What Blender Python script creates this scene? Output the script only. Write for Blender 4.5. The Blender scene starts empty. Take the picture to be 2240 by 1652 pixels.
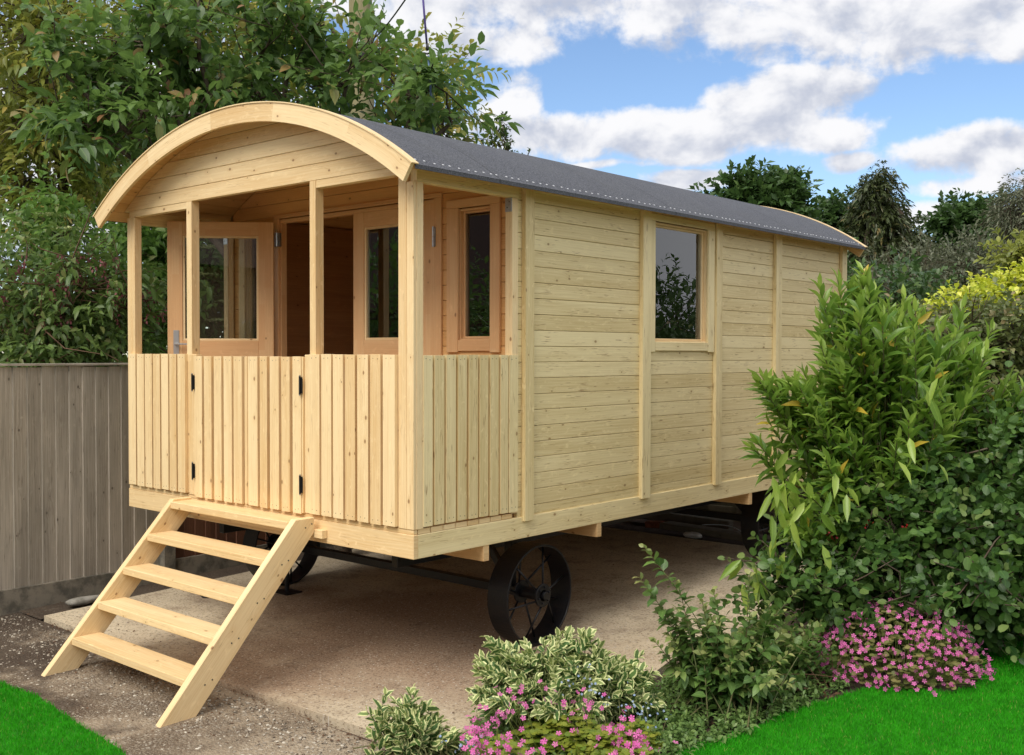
import bpy, math, random
import numpy as np
from mathutils import Vector

SC = bpy.context.scene
COL = SC.collection
random.seed(11)
RNG = np.random.default_rng(11)
PI = math.pi

# ------------------------------------------------------------------ camera
F_PX, YAW, PITCH, ROLL = 2322.76, 0.7215, 0.0231, 0.0022     # focal length in px of a 2240 px wide picture
CAM = np.array([3.7268, -3.5199, 1.6])
_fw = np.array([-math.sin(YAW)*math.cos(PITCH), math.cos(YAW)*math.cos(PITCH), -math.sin(PITCH)])
_r0 = np.array([math.cos(YAW), math.sin(YAW), 0.0])
_u0 = np.cross(_r0, _fw)
_r = math.cos(ROLL)*_r0 + math.sin(ROLL)*_u0
_u = -math.sin(ROLL)*_r0 + math.cos(ROLL)*_u0
cam_d = bpy.data.cameras.new('camera')
cam_o = bpy.data.objects.new('camera', cam_d)
COL.objects.link(cam_o)
from mathutils import Matrix
cam_o.matrix_world = Matrix(((_r[0], _u[0], -_fw[0], CAM[0]), (_r[1], _u[1], -_fw[1], CAM[1]),
                             (_r[2], _u[2], -_fw[2], CAM[2]), (0, 0, 0, 1)))
cam_d.sensor_width = 36.0
cam_d.lens = 36.0*F_PX/2240.0
cam_d.clip_end = 2000.0
cam_d.clip_start = 0.05
SC.camera = cam_o

def ray(px, py):
    return _fw*F_PX + _r*(px-1120) - _u*(py-826)
def at(px, py, depth):
    """world point seen at a pixel (2240 px wide picture) at a distance along the view axis"""
    return CAM + ray(px, py)/F_PX*depth
def gz(y):
    return -0.087 + 0.03*max(-6.0, min(6.0, y))
def gat(px, py):
    d = ray(px, py)
    t = (-.087+.03*CAM[1]-CAM[2])/(d[2]-.03*d[1])
    return CAM + t*d

# ------------------------------------------------------------------ light
SC.view_settings.view_transform = 'Standard'
SC.view_settings.look = 'None'
SC.view_settings.exposure = 0.55
SC.view_settings.gamma = 1.0
SC.view_settings.use_curve_mapping = False
SUN_EL, SUN_AZ = math.radians(50), math.radians(174)        # azimuth clockwise from +Y
sun_dir = Vector((math.sin(SUN_AZ)*math.cos(SUN_EL), math.cos(SUN_AZ)*math.cos(SUN_EL), math.sin(SUN_EL)))
sd_ = bpy.data.lights.new('sun', 'SUN')
sd_.energy = 2.1
sd_.angle = math.radians(38)
sd_.color = (1.0, 0.94, 0.84)
so_ = bpy.data.objects.new('sun', sd_)
so_.rotation_euler = sun_dir.to_track_quat('Z', 'Y').to_euler()
so_.location = (0, 0, 20)
COL.objects.link(so_)

W_ = bpy.data.worlds.new('World')
SC.world = W_
W_.use_nodes = True

class NT:
    """small helper to write node trees compactly"""
    def __init__(s, tree):
        s.t = tree; s.n = tree.nodes; s.l = tree.links
    def node(s, typ, **kw):
        nd = s.n.new(typ)
        for k, v in kw.items():
            setattr(nd, k, v)
        return nd
    def put(s, sock, v):
        if isinstance(v, bpy.types.NodeSocket):
            s.l.new(v, sock)
        elif isinstance(v, (tuple, list)) and len(v) == 3 and sock.type == 'RGBA':
            sock.default_value = (*v, 1)
        else:
            sock.default_value = v
    def math(s, op, a, b=None, c=None, clamp=False):
        nd = s.node('ShaderNodeMath', operation=op, use_clamp=clamp)
        s.put(nd.inputs[0], a)
        if b is not None: s.put(nd.inputs[1], b)
        if c is not None: s.put(nd.inputs[2], c)
        return nd.outputs[0]
    def mix(s, f, a, b, blend='MIX'):
        nd = s.node('ShaderNodeMix', data_type='RGBA', blend_type=blend)
        s.put(nd.inputs[0], f); s.put(nd.inputs[6], a); s.put(nd.inputs[7], b)
        return nd.outputs[2]
    def ramp(s, f, lo, hi, a=0.0, b=1.0, smooth=True):
        nd = s.node('ShaderNodeMapRange', interpolation_type='SMOOTHSTEP' if smooth else 'LINEAR')
        s.put(nd.inputs[0], f)
        for i, v in zip((1, 2, 3, 4), (lo, hi, a, b)):
            s.put(nd.inputs[i], v)
        return nd.outputs[0]
    def noise(s, vec, scale, detail=4, rough=.55, dist=0.0, col=False):
        nd = s.node('ShaderNodeTexNoise')
        if vec is not None: s.put(nd.inputs['Vector'], vec)
        nd.inputs['Scale'].default_value = scale
        nd.inputs['Detail'].default_value = detail
        nd.inputs['Roughness'].default_value = rough
        nd.inputs['Distortion'].default_value = dist
        return nd.outputs[1 if col else 0]
    def voro(s, vec, scale, feature='F1', rnd=1.0, out=0):
        nd = s.node('ShaderNodeTexVoronoi', feature=feature, voronoi_dimensions='2D')
        if vec is not None: s.put(nd.inputs['Vector'], vec)
        nd.inputs['Scale'].default_value = scale
        nd.inputs['Randomness'].default_value = rnd
        return nd.outputs[out]
    def xyz(s, x, y, z=0.0):
        nd = s.node('ShaderNodeCombineXYZ')
        for i, v in enumerate((x, y, z)): s.put(nd.inputs[i], v)
        return nd.outputs[0]
    def sep(s, v):
        nd = s.node('ShaderNodeSeparateXYZ'); s.put(nd.inputs[0], v)
        return nd.outputs
    def vmul(s, v, k):
        nd = s.node('ShaderNodeVectorMath', operation='MULTIPLY'); s.put(nd.inputs[0], v)
        nd.inputs[1].default_value = k
        return nd.outputs[0]

def azel(px, py):
    d = ray(px, py)
    return math.atan2(d[0], d[1]), math.atan2(d[2], math.hypot(d[0], d[1]))

def build_sky():
    nt = NT(W_.node_tree)
    nt.n.clear()
    W_.cycles.sampling_method = 'MANUAL'
    W_.cycles.sample_map_resolution = 512
    # cloud banks: centre px, py, half width px, half height px, weight
    banks = [(1160, -20, 560, 120, 1.0), (1960, -30, 560, 150, 1.15), (1010, 95, 230, 55, .95), (2180, 80, 260, 60, .8),
             (1090, 240, 80, 85, .9), (1230, 300, 290, 48, 1.05), (1560, 285, 330, 62, 1.2),
             (1740, 215, 170, 62, 1.15), (1590, 215, 110, 40, .8), (1800, 290, 150, 45, 1.0),
             (1845, 352, 60, 24, .9), (1500, 392, 110, 28, 1.0), (1290, 355, 200, 14, .65),
             (2150, 340, 220, 52, 1.15), (2100, 408, 260, 22, .8), (2000, 470, 420, 34, .8),
             (250, 350, 560, 320, 1.0)]
    tc = nt.node('ShaderNodeTexCoord')
    v = nt.sep(tc.outputs['Generated'])
    A = nt.math('ARCTAN2', v[0], v[1])
    E = nt.math('ARCSINE', v[2])
    def noise2(vec, scale, detail, rough=.55, dist=0.0, col=False):
        nd = nt.node('ShaderNodeTexNoise', noise_dimensions='2D')
        nt.put(nd.inputs['Vector'], vec)
        nd.inputs['Scale'].default_value = scale; nd.inputs['Detail'].default_value = detail
        nd.inputs['Roughness'].default_value = rough; nd.inputs['Distortion'].default_value = dist
        return nd.outputs[1 if col else 0]
    def vm(op, a, b, c=None):
        nd = nt.node('ShaderNodeVectorMath', operation=op)
        nt.put(nd.inputs[0], a); nt.put(nd.inputs[1], b)
        if c is not None: nt.put(nd.inputs[2], c)
        return nd.outputs['Value' if op == 'DOT_PRODUCT' else 0]
    p = nt.xyz(A, E, 0.0)
    wob = vm('SUBTRACT', noise2(p, 6.0, 2, .5, col=True), (.5, .5, .5))
    p2 = vm('MULTIPLY_ADD', wob, (.045, .030, 0), p)
    acc = accs = None
    for px, py, rx, ry, w in banks:
        a, e = azel(px, py)
        sx, sy = F_PX/rx, F_PX/ry
        q = vm('MULTIPLY_ADD', p2, (sx, sy, 0), (-a*sx, -e*sy, 0))
        d = nt.math('SUBTRACT', w, vm('DOT_PRODUCT', q, q))
        q2 = vm('ADD', q, (0, .55, 0))          # the same bank shifted down: its base
        d2 = nt.math('SUBTRACT', w, vm('DOT_PRODUCT', q2, q2))
        acc = d if acc is None else nt.math('SMOOTH_MAX', acc, d, .3)
        accs = d2 if accs is None else nt.math('SMOOTH_MAX', accs, d2, .3)
    ac, ec = azel(1120, 600)
    da = nt.math('ABSOLUTE', nt.math('SUBTRACT', A, ac))
    out = nt.ramp(nt.math('MAXIMUM', da, nt.math('MULTIPLY', nt.math('SUBTRACT', E, ec), 1.3)), .62, .85)
    gen = nt.math('MULTIPLY_ADD', noise2(vm('MULTIPLY', p, (1, 2.2, 0)), 3.2, 2, .5), 5.0, -1.1)  # clouds out of view, coverage raised to brighten the side wall
    acc = nt.math('MAXIMUM', acc, -1.1)
    acc = nt.math('MULTIPLY_ADD', acc, nt.math('SUBTRACT', 1.0, out), nt.math('MULTIPLY', gen, out))
    n1 = noise2(vm('MULTIPLY', p2, (1, 1.45, 0)), 15, 7, .57)
    n1b = noise2(vm('MULTIPLY_ADD', p2, (1, 1.45, 0), (-.010, .022, 0)), 15, 4, .52)
    n2 = noise2(p, 60, 3, .6)
    D = nt.math('MULTIPLY_ADD', nt.math('SUBTRACT', n1, .5), 2.1, acc)
    D = nt.math('MULTIPLY_ADD', nt.math('SUBTRACT', n2, .5), .55, D)
    alpha = nt.ramp(D, -.05, .70)
    top = nt.math('SUBTRACT', acc, accs)               # positive on the upper side of a bank
    shade = nt.math('MULTIPLY_ADD', nt.math('SUBTRACT', n1, n1b), 2.2, .62)
    shade = nt.math('MULTIPLY_ADD', top, .24, shade)
    shade = nt.math('MULTIPLY_ADD', nt.math('MAXIMUM', nt.math('SUBTRACT', D, .9), 0.0), -.20, shade)
    shade = nt.ramp(shade, .0, 1.0)
    cloud = nt.mix(shade, (.37, .40, .48), (.665, .665, .68))
    sky = nt.node('ShaderNodeTexSky', sky_type='NISHITA')
    sky.sun_disc = False
    sky.sun_elevation = SUN_EL
    sky.sun_rotation = SUN_AZ
    sky.altitude = 0
    sky.air_density = 1.0
    sky.dust_density = .2
    sky.ozone_density = 1.5
    skyc = nt.vmul(sky.outputs[0], SKY_GAIN)
    col = nt.mix(alpha, skyc, cloud)
    bg = nt.node('ShaderNodeBackground')
    nt.l.new(col, bg.inputs[0])
    bg.inputs[1].default_value = 1.0
    wo = nt.node('ShaderNodeOutputWorld')
    nt.l.new(bg.outputs[0], wo.inputs[0])
SKY_GAIN = (.094, .102, .113)
build_sky()

# ------------------------------------------------------------------ materials
def new_mat(name):
    m = bpy.data.materials.new(name); m.use_nodes = True
    m.node_tree.nodes.clear()
    nt = NT(m.node_tree)
    o = nt.node('ShaderNodeOutputMaterial')
    b = nt.node('ShaderNodeBsdfPrincipled')
    nt.l.new(b.outputs[0], o.inputs[0])
    return m, nt, b, o

def bump(nt, b, h, dist, strength=1.0):
    nd = nt.node('ShaderNodeBump')
    nd.inputs['Strength'].default_value = strength
    nd.inputs['Distance'].default_value = dist
    nt.put(nd.inputs['Height'], h)
    nt.l.new(nd.outputs[0], b.inputs['Normal'])

def attr(nt, name):
    nd = nt.node('ShaderNodeAttribute'); nd.attribute_name = name
    return nd.outputs['Fac']

def wood_mat(name, light, dark, knot, knots=1.0, rough=.55, blocks=0.0, block_col=None, grain=1.0, weather=None, streak=0.0):
    m, nt, b, o = new_mat(name)
    uv = nt.node('ShaderNodeUVMap').outputs[0]
    u, v, _ = nt.sep(uv)
    rnd = attr(nt, 'rnd')
    # knots, in real metres along and across the board
    kv = nt.xyz(nt.math('MULTIPLY', u, 8.5), nt.math('MULTIPLY', v, 13.0))
    kd = nt.voro(kv, 1.0)
    kc = nt.sep(nt.voro(kv, 1.0, out=1))[0]
    keep = nt.math('GREATER_THAN', kc, 1.0-.19*knots)
    ksz = nt.math('MULTIPLY_ADD', nt.sep(nt.voro(kv, 1.0, out=1))[1], .085, .055)
    km = nt.math('MULTIPLY', keep, nt.ramp(kd, ksz, nt.math('MULTIPLY', ksz, .35)))
    halo = nt.math('MULTIPLY', keep, nt.ramp(kd, .45, .05))
    # grain lines run with the board and bend round the knots
    gv = nt.math('MULTIPLY_ADD', halo, .010, v)
    big = nt.noise(nt.xyz(nt.math('MULTIPLY', u, .9), nt.math('MULTIPLY', gv, 11.0)), 1.0, 3, .6)
    g1 = nt.noise(nt.xyz(nt.math('MULTIPLY', u, 2.2), nt.math('MULTIPLY', gv, 95.0)), 1.0, 5, .65)
    ring = nt.math('SINE', nt.math('ADD', nt.math('MULTIPLY', gv, 420.0), nt.math('MULTIPLY', big, 38.0)))
    ring = nt.math('MULTIPLY_ADD', ring, .5, .5)
    f = nt.math('ADD', nt.math('MULTIPLY', ring, .16*grain), nt.math('MULTIPLY', nt.math('SUBTRACT', g1, .38), 1.0*grain))
    f = nt.math('ADD', f, nt.math('MULTIPLY', nt.math('SUBTRACT', big, .5), 1.3))
    f = nt.math('ADD', f, nt.math('MULTIPLY_ADD', rnd, .62, -.18), clamp=True)
    c = nt.mix(f, light, dark)
    # blotches: short cross flames where the planer caught the figure
    fl = nt.noise(nt.xyz(nt.math('MULTIPLY', u, 14.0), nt.math('MULTIPLY', gv, 30.0)), 1.0, 3, .6, .6)
    c = nt.mix(nt.math('MULTIPLY', nt.ramp(fl, .56, .74), .5), c, tuple(min(1, x*1.12) for x in light))
    c = nt.mix(nt.math('MULTIPLY', halo, .22), c, dark)
    if streak:
        s1 = nt.noise(nt.xyz(nt.math('MULTIPLY', u, 9.0), nt.math('MULTIPLY', gv, 260.0)), 1.0, 2, .5)
        s2 = nt.noise(nt.xyz(nt.math('MULTIPLY', u, 5.0), nt.math('MULTIPLY', gv, 22.0), 4.0), 1.0, 2, .5)
        sm = nt.math('MULTIPLY', nt.ramp(s1, .60, .67), nt.ramp(s2, .50, .60))
        c = nt.mix(nt.math('MULTIPLY', sm, streak), c, knot)
    if blocks:   # finger jointed laminate
        bk = nt.node('ShaderNodeTexBrick')
        nt.put(bk.inputs['Vector'], uv)
        bk.inputs['Color1'].default_value = (0, 0, 0, 1); bk.inputs['Color2'].default_value = (1, 1, 1, 1)
        bk.inputs['Mortar'].default_value = (.5, .5, .5, 1)
        bk.inputs['Scale'].default_value = 1.0
        bk.inputs['Mortar Size'].default_value = .0
        bk.inputs['Brick Width'].default_value = .30
        bk.inputs['Row Height'].default_value = .042
        bk.offset = .37
        c = nt.mix(nt.math('MULTIPLY', nt.sep(bk.outputs[0])[0], blocks), c, block_col)
    c = nt.mix(nt.math('MULTIPLY', km, .75), c, knot)
    if weather:
        geo = nt.node('ShaderNodeNewGeometry').outputs['Position']
        w1 = nt.noise(nt.vmul(geo, (1.3, 1.3, .5)), 1.6, 4, .6)
        c = nt.mix(nt.math('MULTIPLY', nt.ramp(w1, .42, .72), .5), c, weather)
        w2 = nt.noise(nt.vmul(geo, (14, 14, .7)), 1.0, 3, .6)
        c = nt.mix(nt.math('MULTIPLY', nt.ramp(w2, .5, .8), .4), c, tuple(.55*x for x in weather))
    nt.l.new(c, b.inputs['Base Color'])
    b.inputs['Roughness'].default_value = rough
    b.inputs['Specular IOR Level'].default_value = .3
    h = nt.math('ADD', nt.math('MULTIPLY', g1, 1.0), nt.math('MULTIPLY', ring, .25))
    bump(nt, b, h, .0011, .6)
    return m

M = {}
M['spruce'] = wood_mat('pale spruce', (.89, .69, .40), (.67, .43, .185), (.22, .09, .03), .8, .5, streak=.45)
M['spruce_side'] = wood_mat('pale spruce with side light tint', (.88, .74, .43), (.60, .45, .20), (.26, .13, .045), .55, .5, streak=1.0, grain=1.0)  # same spruce, greener and paler: sky light on the sides put into colour
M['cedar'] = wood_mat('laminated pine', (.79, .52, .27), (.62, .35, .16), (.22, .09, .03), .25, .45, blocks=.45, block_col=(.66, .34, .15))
M['lining'] = wood_mat('lining with dim room tone', (.52, .26, .11), (.34, .15, .06), (.12, .05, .02), .6, .5)  # inner boards darkened and reddened to stand in for the dim room
M['porch'] = wood_mat('spruce with porch shade tint', (.78, .46, .19), (.58, .30, .10), (.20, .08, .03), .7, .5)  # same spruce boards, with the porch's shade and warm bounce put into the colour
M['end'] = wood_mat('sawn spruce', (.78, .56, .30), (.55, .33, .14), (.25, .11, .04), .3, .7)
M['fence'] = wood_mat('weathered fence board', (.56, .50, .42), (.30, .26, .21), (.05, .035, .025), .9, .85, grain=1.6, streak=.7, weather=(.22, .20, .165))
M['fence_red'] = wood_mat('brown stained fence board', (.22, .10, .06), (.12, .055, .035), (.04, .02, .015), .5, .8, weather=(.09, .05, .035))
M['fence_dark'] = wood_mat('slate stained board', (.075, .085, .10), (.04, .046, .055), (.02, .02, .025), .3, .7)
M['pole'] = wood_mat('old creosoted pole', (.34, .30, .17), (.20, .18, .10), (.08, .07, .05), .2, .85, grain=1.6, weather=(.22, .21, .11))
M['plank'] = wood_mat('old grey plank', (.22, .20, .16), (.13, .115, .09), (.05, .04, .03), .5, .85, weather=(.12, .12, .09))

def plain(name, col, rough=.5, metal=0.0, spec=.5, nscale=None, ncol=None, namt=.5, bdist=None, bscale=200):
    m, nt, b, o = new_mat(name)
    tc = nt.node('ShaderNodeNewGeometry').outputs['Position']
    if nscale:
        n = nt.noise(tc, nscale, 5, .62)
        c = nt.mix(nt.math('MULTIPLY', nt.ramp(n, .4, .65), namt), col, ncol)
        nt.l.new(c, b.inputs['Base Color'])
    else:
        b.inputs['Base Color'].default_value = (*col, 1)
    b.inputs['Roughness'].default_value = rough
    b.inputs['Metallic'].default_value = metal
    b.inputs['Specular IOR Level'].default_value = spec
    if bdist:
        bump(nt, b, nt.noise(tc, bscale, 3, .6), bdist)
    return m
M['iron'] = plain('black painted iron', (.006, .0065, .009), .36, 0, .4, 30, (.014, .012, .012), .5, .0015, 90)
M['hinge'] = plain('black hinge', (.012, .012, .013), .35, 0, .5)
M['zinc'] = plain('zinc plated steel', (.50, .52, .53), .33, .9, .5, 60, (.32, .33, .35), .5)
M['steel'] = plain('brushed steel', (.62, .62, .61), .35, .85, .5)
M['nail'] = plain('nail head', (.10, .085, .07), .5, .5)
M['clout'] = plain('bright clout nail', (.85, .86, .88), .35, .25)
M['concrete'] = plain('weathered concrete', (.27, .24, .19), .9, 0, .2, 9, (.09, .085, .07), .8, .003, 120)
M['concrete_pale'] = plain('pale concrete', (.36, .34, .30), .9, 0, .2, 7, (.16, .15, .125), .8, .003, 120)
M['terracotta'] = plain('terracotta brick', (.30, .11, .06), .9, 0, .2, 30, (.12, .05, .035), .7, .002, 90)
M['plastic'] = plain('grey plastic', (.55, .60, .66), .35)
M['white_plastic'] = plain('translucent white plastic', (.78, .79, .80), .4, 0, .5, 20, (.5, .5, .5), .4)
M['black_plastic'] = plain('black plastic', (.015, .015, .016), .4)
M['cable'] = plain('blue cable', (.14, .22, .42), .4)
M['cable_violet'] = plain('violet cable', (.16, .12, .42), .4)
M['cable_black'] = plain('black cable', (.02, .02, .03), .5)
M['bark'] = plain('bark', (.085, .062, .045), .9, 0, .2, 14, (.16, .135, .10), .6, .006, 45)
M['bark_green'] = plain('young stem', (.10, .12, .045), .7, 0, .3, 20, (.16, .10, .05), .5)
M['stem_red'] = plain('brown stem', (.14, .075, .04), .7)
M['brick'] = plain('neighbour brick wall', (.32, .20, .13), .9, 0, .2, 14, (.22, .12, .08), .6)
M['tiles'] = plain('brown roof tiles', (.10, .055, .04), .8, 0, .3, 10, (.06, .035, .03), .7, .01, 20)
M['render_white'] = plain('white render', (.72, .71, .68), .8)

def felt_mat():
    m, nt, b, o = new_mat('mineral roofing felt')
    p = nt.node('ShaderNodeNewGeometry').outputs['Position']
    n = nt.noise(p, 130, 3, .85)
    n2 = nt.noise(p, 3.0, 4, .6)
    n3 = nt.noise(p, 75, 3, .7)
    c = nt.mix(nt.ramp(n, .35, .65), (.028, .030, .037), (.165, .172, .20))
    c = nt.mix(nt.math('MULTIPLY', nt.ramp(n3, .35, .7), .45), c, (.045, .048, .055))
    c = nt.mix(nt.math('MULTIPLY', nt.ramp(n2, .4, .7), .3), c, (.11, .115, .125))
    yy = nt.sep(p)[1]
    lap = nt.math('LESS_THAN', nt.math('ABSOLUTE', nt.math('SUBTRACT', nt.math('FRACT', nt.math('DIVIDE', nt.math('ADD', yy, .35), 1.62)), .5)), .0035)
    st_ = nt.noise(nt.vmul(p, (1.2, 9, 1.2)), 1.0, 4, .6)
    c = nt.mix(nt.math('MULTIPLY', nt.ramp(st_, .5, .75), .35), c, (.05, .052, .05))
    c = nt.mix(nt.math('MULTIPLY', lap, .6), c, (.02, .02, .022))
    nt.l.new(c, b.inputs['Base Color'])
    b.inputs['Roughness'].default_value = .8
    b.inputs['Specular IOR Level'].default_value = .3
    bump(nt, b, nt.math('ADD', n, nt.math('MULTIPLY', nt.noise(p, 3.5, 3, .5), 6.0)), .002, .8)
    return m
M['felt'] = felt_mat()

def glass_mat():
    m, nt, b, o = new_mat('window glass')
    nt.n.remove(b)
    fr = nt.node('ShaderNodeFresnel'); fr.inputs[0].default_value = 1.6
    fac = nt.math('MULTIPLY_ADD', fr.outputs[0], 1.5, .02, clamp=True)
    tr = nt.node('ShaderNodeBsdfTransparent'); tr.inputs[0].default_value = (.90, .93, .92, 1)
    gl = nt.node('ShaderNodeBsdfGlossy'); gl.inputs['Roughness'].default_value = .0
    gl.inputs['Color'].default_value = (.95, .97, 1, 1)
    mx = nt.node('ShaderNodeMixShader')
    nt.put(mx.inputs[0], fac); nt.l.new(tr.outputs[0], mx.inputs[1]); nt.l.new(gl.outputs[0], mx.inputs[2])
    nt.l.new(mx.outputs[0], o.inputs[0])
    return m
M['glass'] = glass_mat()

def slab_mat():
    m, nt, b, o = new_mat('stained concrete')
    p = nt.node('ShaderNodeNewGeometry').outputs['Position']
    x, y, z = nt.sep(p)
    base = nt.mix(nt.ramp(nt.noise(p, 1.6, 5, .6), .35, .7), (.64, .54, .385), (.48, .395, .28))
    # soil washed over the middle of the slab
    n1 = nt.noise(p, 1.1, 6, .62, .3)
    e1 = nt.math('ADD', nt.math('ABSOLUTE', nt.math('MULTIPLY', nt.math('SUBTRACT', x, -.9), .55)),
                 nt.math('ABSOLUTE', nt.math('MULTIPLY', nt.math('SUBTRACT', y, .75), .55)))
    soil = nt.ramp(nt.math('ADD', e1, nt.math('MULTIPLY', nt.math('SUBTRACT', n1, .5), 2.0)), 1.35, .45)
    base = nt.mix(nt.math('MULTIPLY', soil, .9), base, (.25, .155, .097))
    dd = nt.noise(p, 5, 6, .7)
    base = nt.mix(nt.math('MULTIPLY', nt.ramp(dd, .50, .68), .55), base, (.19, .125, .08))
    gr = nt.noise(p, 110, 4, .75)
    base = nt.mix(nt.math('MULTIPLY', nt.ramp(gr, .45, .68), .6), base, (.54, .47, .37))
    gr2 = nt.noise(p, 60, 5, .75)
    base = nt.mix(nt.math('MULTIPLY', nt.ramp(gr2, .52, .62), .7), base, (.12, .08, .055))
    sp = nt.voro(p, 55)
    spc = nt.sep(nt.voro(p, 55, out=1))[0]
    s = nt.math('MULTIPLY', nt.math('GREATER_THAN', spc, .93), nt.ramp(sp, .30, .16))
    base = nt.mix(s, base, (.55, .50, .43))
    nt.l.new(base, b.inputs['Base Color'])
    b.inputs['Roughness'].default_value = .92
    b.inputs['Specular IOR Level'].default_value = .2
    bump(nt, b, nt.math('ADD', gr, nt.math('MULTIPLY', dd, 2.0)), .004, .8)
    return m
M['slab'] = slab_mat()

def gravel_mat():
    m, nt, b, o = new_mat('old gravelly tarmac')
    p = nt.node('ShaderNodeNewGeometry').outputs['Position']
    x, y, z = nt.sep(p)
    pd = nt.mix(.02, p, nt.noise(p, 40, 2, .5, col=True))
    v1 = nt.voro(pd, 62); c1 = nt.sep(nt.voro(pd, 62, out=1))
    v2 = nt.voro(pd, 130); c2 = nt.sep(nt.voro(pd, 130, out=1))
    big = nt.noise(p, 2.2, 6, .65)
    base = nt.mix(nt.ramp(big, .38, .66), (.33, .26, .185), (.12, .085, .058))
    base = nt.mix(nt.math('MULTIPLY', nt.ramp(c2[0], .35, 1.0), nt.ramp(v2, .55, .25)), base, (.33, .28, .21))
    s = nt.math('MULTIPLY', nt.ramp(c1[0], .50, .95), nt.ramp(v1, .45, .22))
    s = nt.math('MULTIPLY', s, nt.ramp(nt.noise(p, 3.1, 4, .6), .65, .40))
    stone = nt.mix(c1[1], (.34, .27, .19), (.60, .56, .48))
    base = nt.mix(s, base, stone)
    # dark soil by the foot of the steps, paler ground to the right
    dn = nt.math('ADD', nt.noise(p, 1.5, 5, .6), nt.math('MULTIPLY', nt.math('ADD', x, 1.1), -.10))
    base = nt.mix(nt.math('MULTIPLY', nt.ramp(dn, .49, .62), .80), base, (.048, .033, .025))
    base = nt.mix(nt.ramp(x, -.9, .5, 0.0, .40), base, (.36, .30, .22))
    nt.l.new(base, b.inputs['Base Color'])
    b.inputs['Roughness'].default_value = .9
    b.inputs['Specular IOR Level'].default_value = .25
    h = nt.math('SUBTRACT', nt.math('MULTIPLY', big, 1.5), nt.math('ADD', nt.math('MULTIPLY', v1, 1.0), nt.math('MULTIPLY', v2, .5)))
    bump(nt, b, h, .008, .9)
    return m
M['gravel'] = gravel_mat()

def soil_mat():
    m, nt, b, o = new_mat('bed soil')
    p = nt.node('ShaderNodeNewGeometry').outputs['Position']
    a = nt.noise(p, 9, 6, .7); c_ = nt.noise(p, 70, 5, .7)
    base = nt.mix(nt.ramp(a, .35, .7), (.085, .052, .036), (.040, .026, .019))
    base = nt.mix(nt.math('MULTIPLY', nt.ramp(c_, .5, .7), .6), base, (.15, .10, .07))
    xx, yy, zz = nt.sep(p)     # rough grass beyond the plot
    far = nt.math('MAXIMUM', nt.math('MAXIMUM', nt.math('SUBTRACT', -3.6, xx), nt.math('SUBTRACT', yy, 6.0)), nt.math('SUBTRACT', xx, 7.0))
    far = nt.math('ADD', far, nt.math('MULTIPLY', nt.math('SUBTRACT', a, .5), 1.5))
    base = nt.mix(nt.ramp(far, .2, 1.2), base, nt.mix(nt.noise(p, .8, 5, .7), (.07, .11, .03), (.13, .14, .05)))
    nt.l.new(base, b.inputs['Base Color'])
    b.inputs['Roughness'].default_value = .95
    bump(nt, b, nt.math('ADD', nt.math('MULTIPLY', a, 3.0), c_), .012, 1.0)
    return m
M['soil'] = soil_mat()

def lawn_mat(name, a_, b_, attrs=False):
    m, nt, b, o = new_mat(name)
    p = nt.node('ShaderNodeNewGeometry').outputs['Position']
    n = nt.noise(p, 11, 5, .6)
    c = nt.mix(nt.ramp(n, .35, .65), a_, b_)
    if attrs:
        c = nt.mix(nt.math('MULTIPLY', attr(nt, 'rnd'), .55), c, tuple(1.35*x for x in a_))
        c = nt.mix(nt.math('MULTIPLY', nt.math('GREATER_THAN', attr(nt, 'rnd'), .965), .7), c, (.35, .38, .10))
    nt.l.new(c, b.inputs['Base Color'])
    b.inputs['Roughness'].default_value = .7
    b.inputs['Specular IOR Level'].default_value = .15
    if attrs:
        add_transl(nt, b, o, nt.mix(.5, c, (.08, .42, .01)), .35)
    return m

def add_transl(nt, b, o, c, k):
    tl = nt.node('ShaderNodeBsdfTranslucent')
    nt.put(tl.inputs[0], c)
    mx = nt.node('ShaderNodeMixShader'); mx.inputs[0].default_value = k
    nt.l.new(b.outputs[0], mx.inputs[1]); nt.l.new(tl.outputs[0], mx.inputs[2])
    nt.l.new(mx.outputs[0], o.inputs[0])
M['lawn'] = lawn_mat('lawn soil and thatch', (.030, .24, .010), (.020, .16, .008))
M['grass'] = lawn_mat('grass blade', (.045, .40, .012), (.028, .28, .009), True)

def leaf_mat(name, a_, b_, young=None, rough=.42, transl=.28, spec=.45, margin=None, rare=None):
    m, nt, b, o = new_mat(name)
    uv = nt.sep(nt.node('ShaderNodeUVMap').outputs[0])
    r = attr(nt, 'rnd')
    c = nt.mix(r, a_, b_)
    if young is not None:
        c = nt.mix(attr(nt, 'age'), c, young)
    if rare is not None:
        c = nt.mix(nt.math('GREATER_THAN', r, .985), c, rare)
    vein = nt.ramp(nt.math('ABSOLUTE', uv[1]), .12, .0)
    c = nt.mix(nt.math('MULTIPLY', vein, .35), c, tuple(min(1, 1.9*x) for x in a_))
    p = nt.node('ShaderNodeNewGeometry').outputs['Position']
    c = nt.mix(nt.math('MULTIPLY', nt.noise(p, 60, 2, .5), .28), c, tuple(.5*x for x in b_))
    if margin is not None:
        edge = nt.math('ADD', nt.math('ABSOLUTE', uv[1]), nt.math('MULTIPLY', nt.math('SUBTRACT', nt.noise(p, 90, 2, .5), .5), .5))
        c = nt.mix(nt.ramp(edge, .48, .60), c, margin)
    nt.l.new(c, b.inputs['Base Color'])
    b.inputs['Roughness'].default_value = rough
    b.inputs['Specular IOR Level'].default_value = spec
    if transl:
        add_transl(nt, b, o, nt.mix(.45, c, tuple(min(1, x*1.8) for x in a_)), transl)
    return m
M['l_cherry'] = leaf_mat('cherry leaf', (.19, .31, .070), (.034, .088, .026), (.38, .23, .09), rare=(.38, .18, .09), transl=.36)
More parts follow.
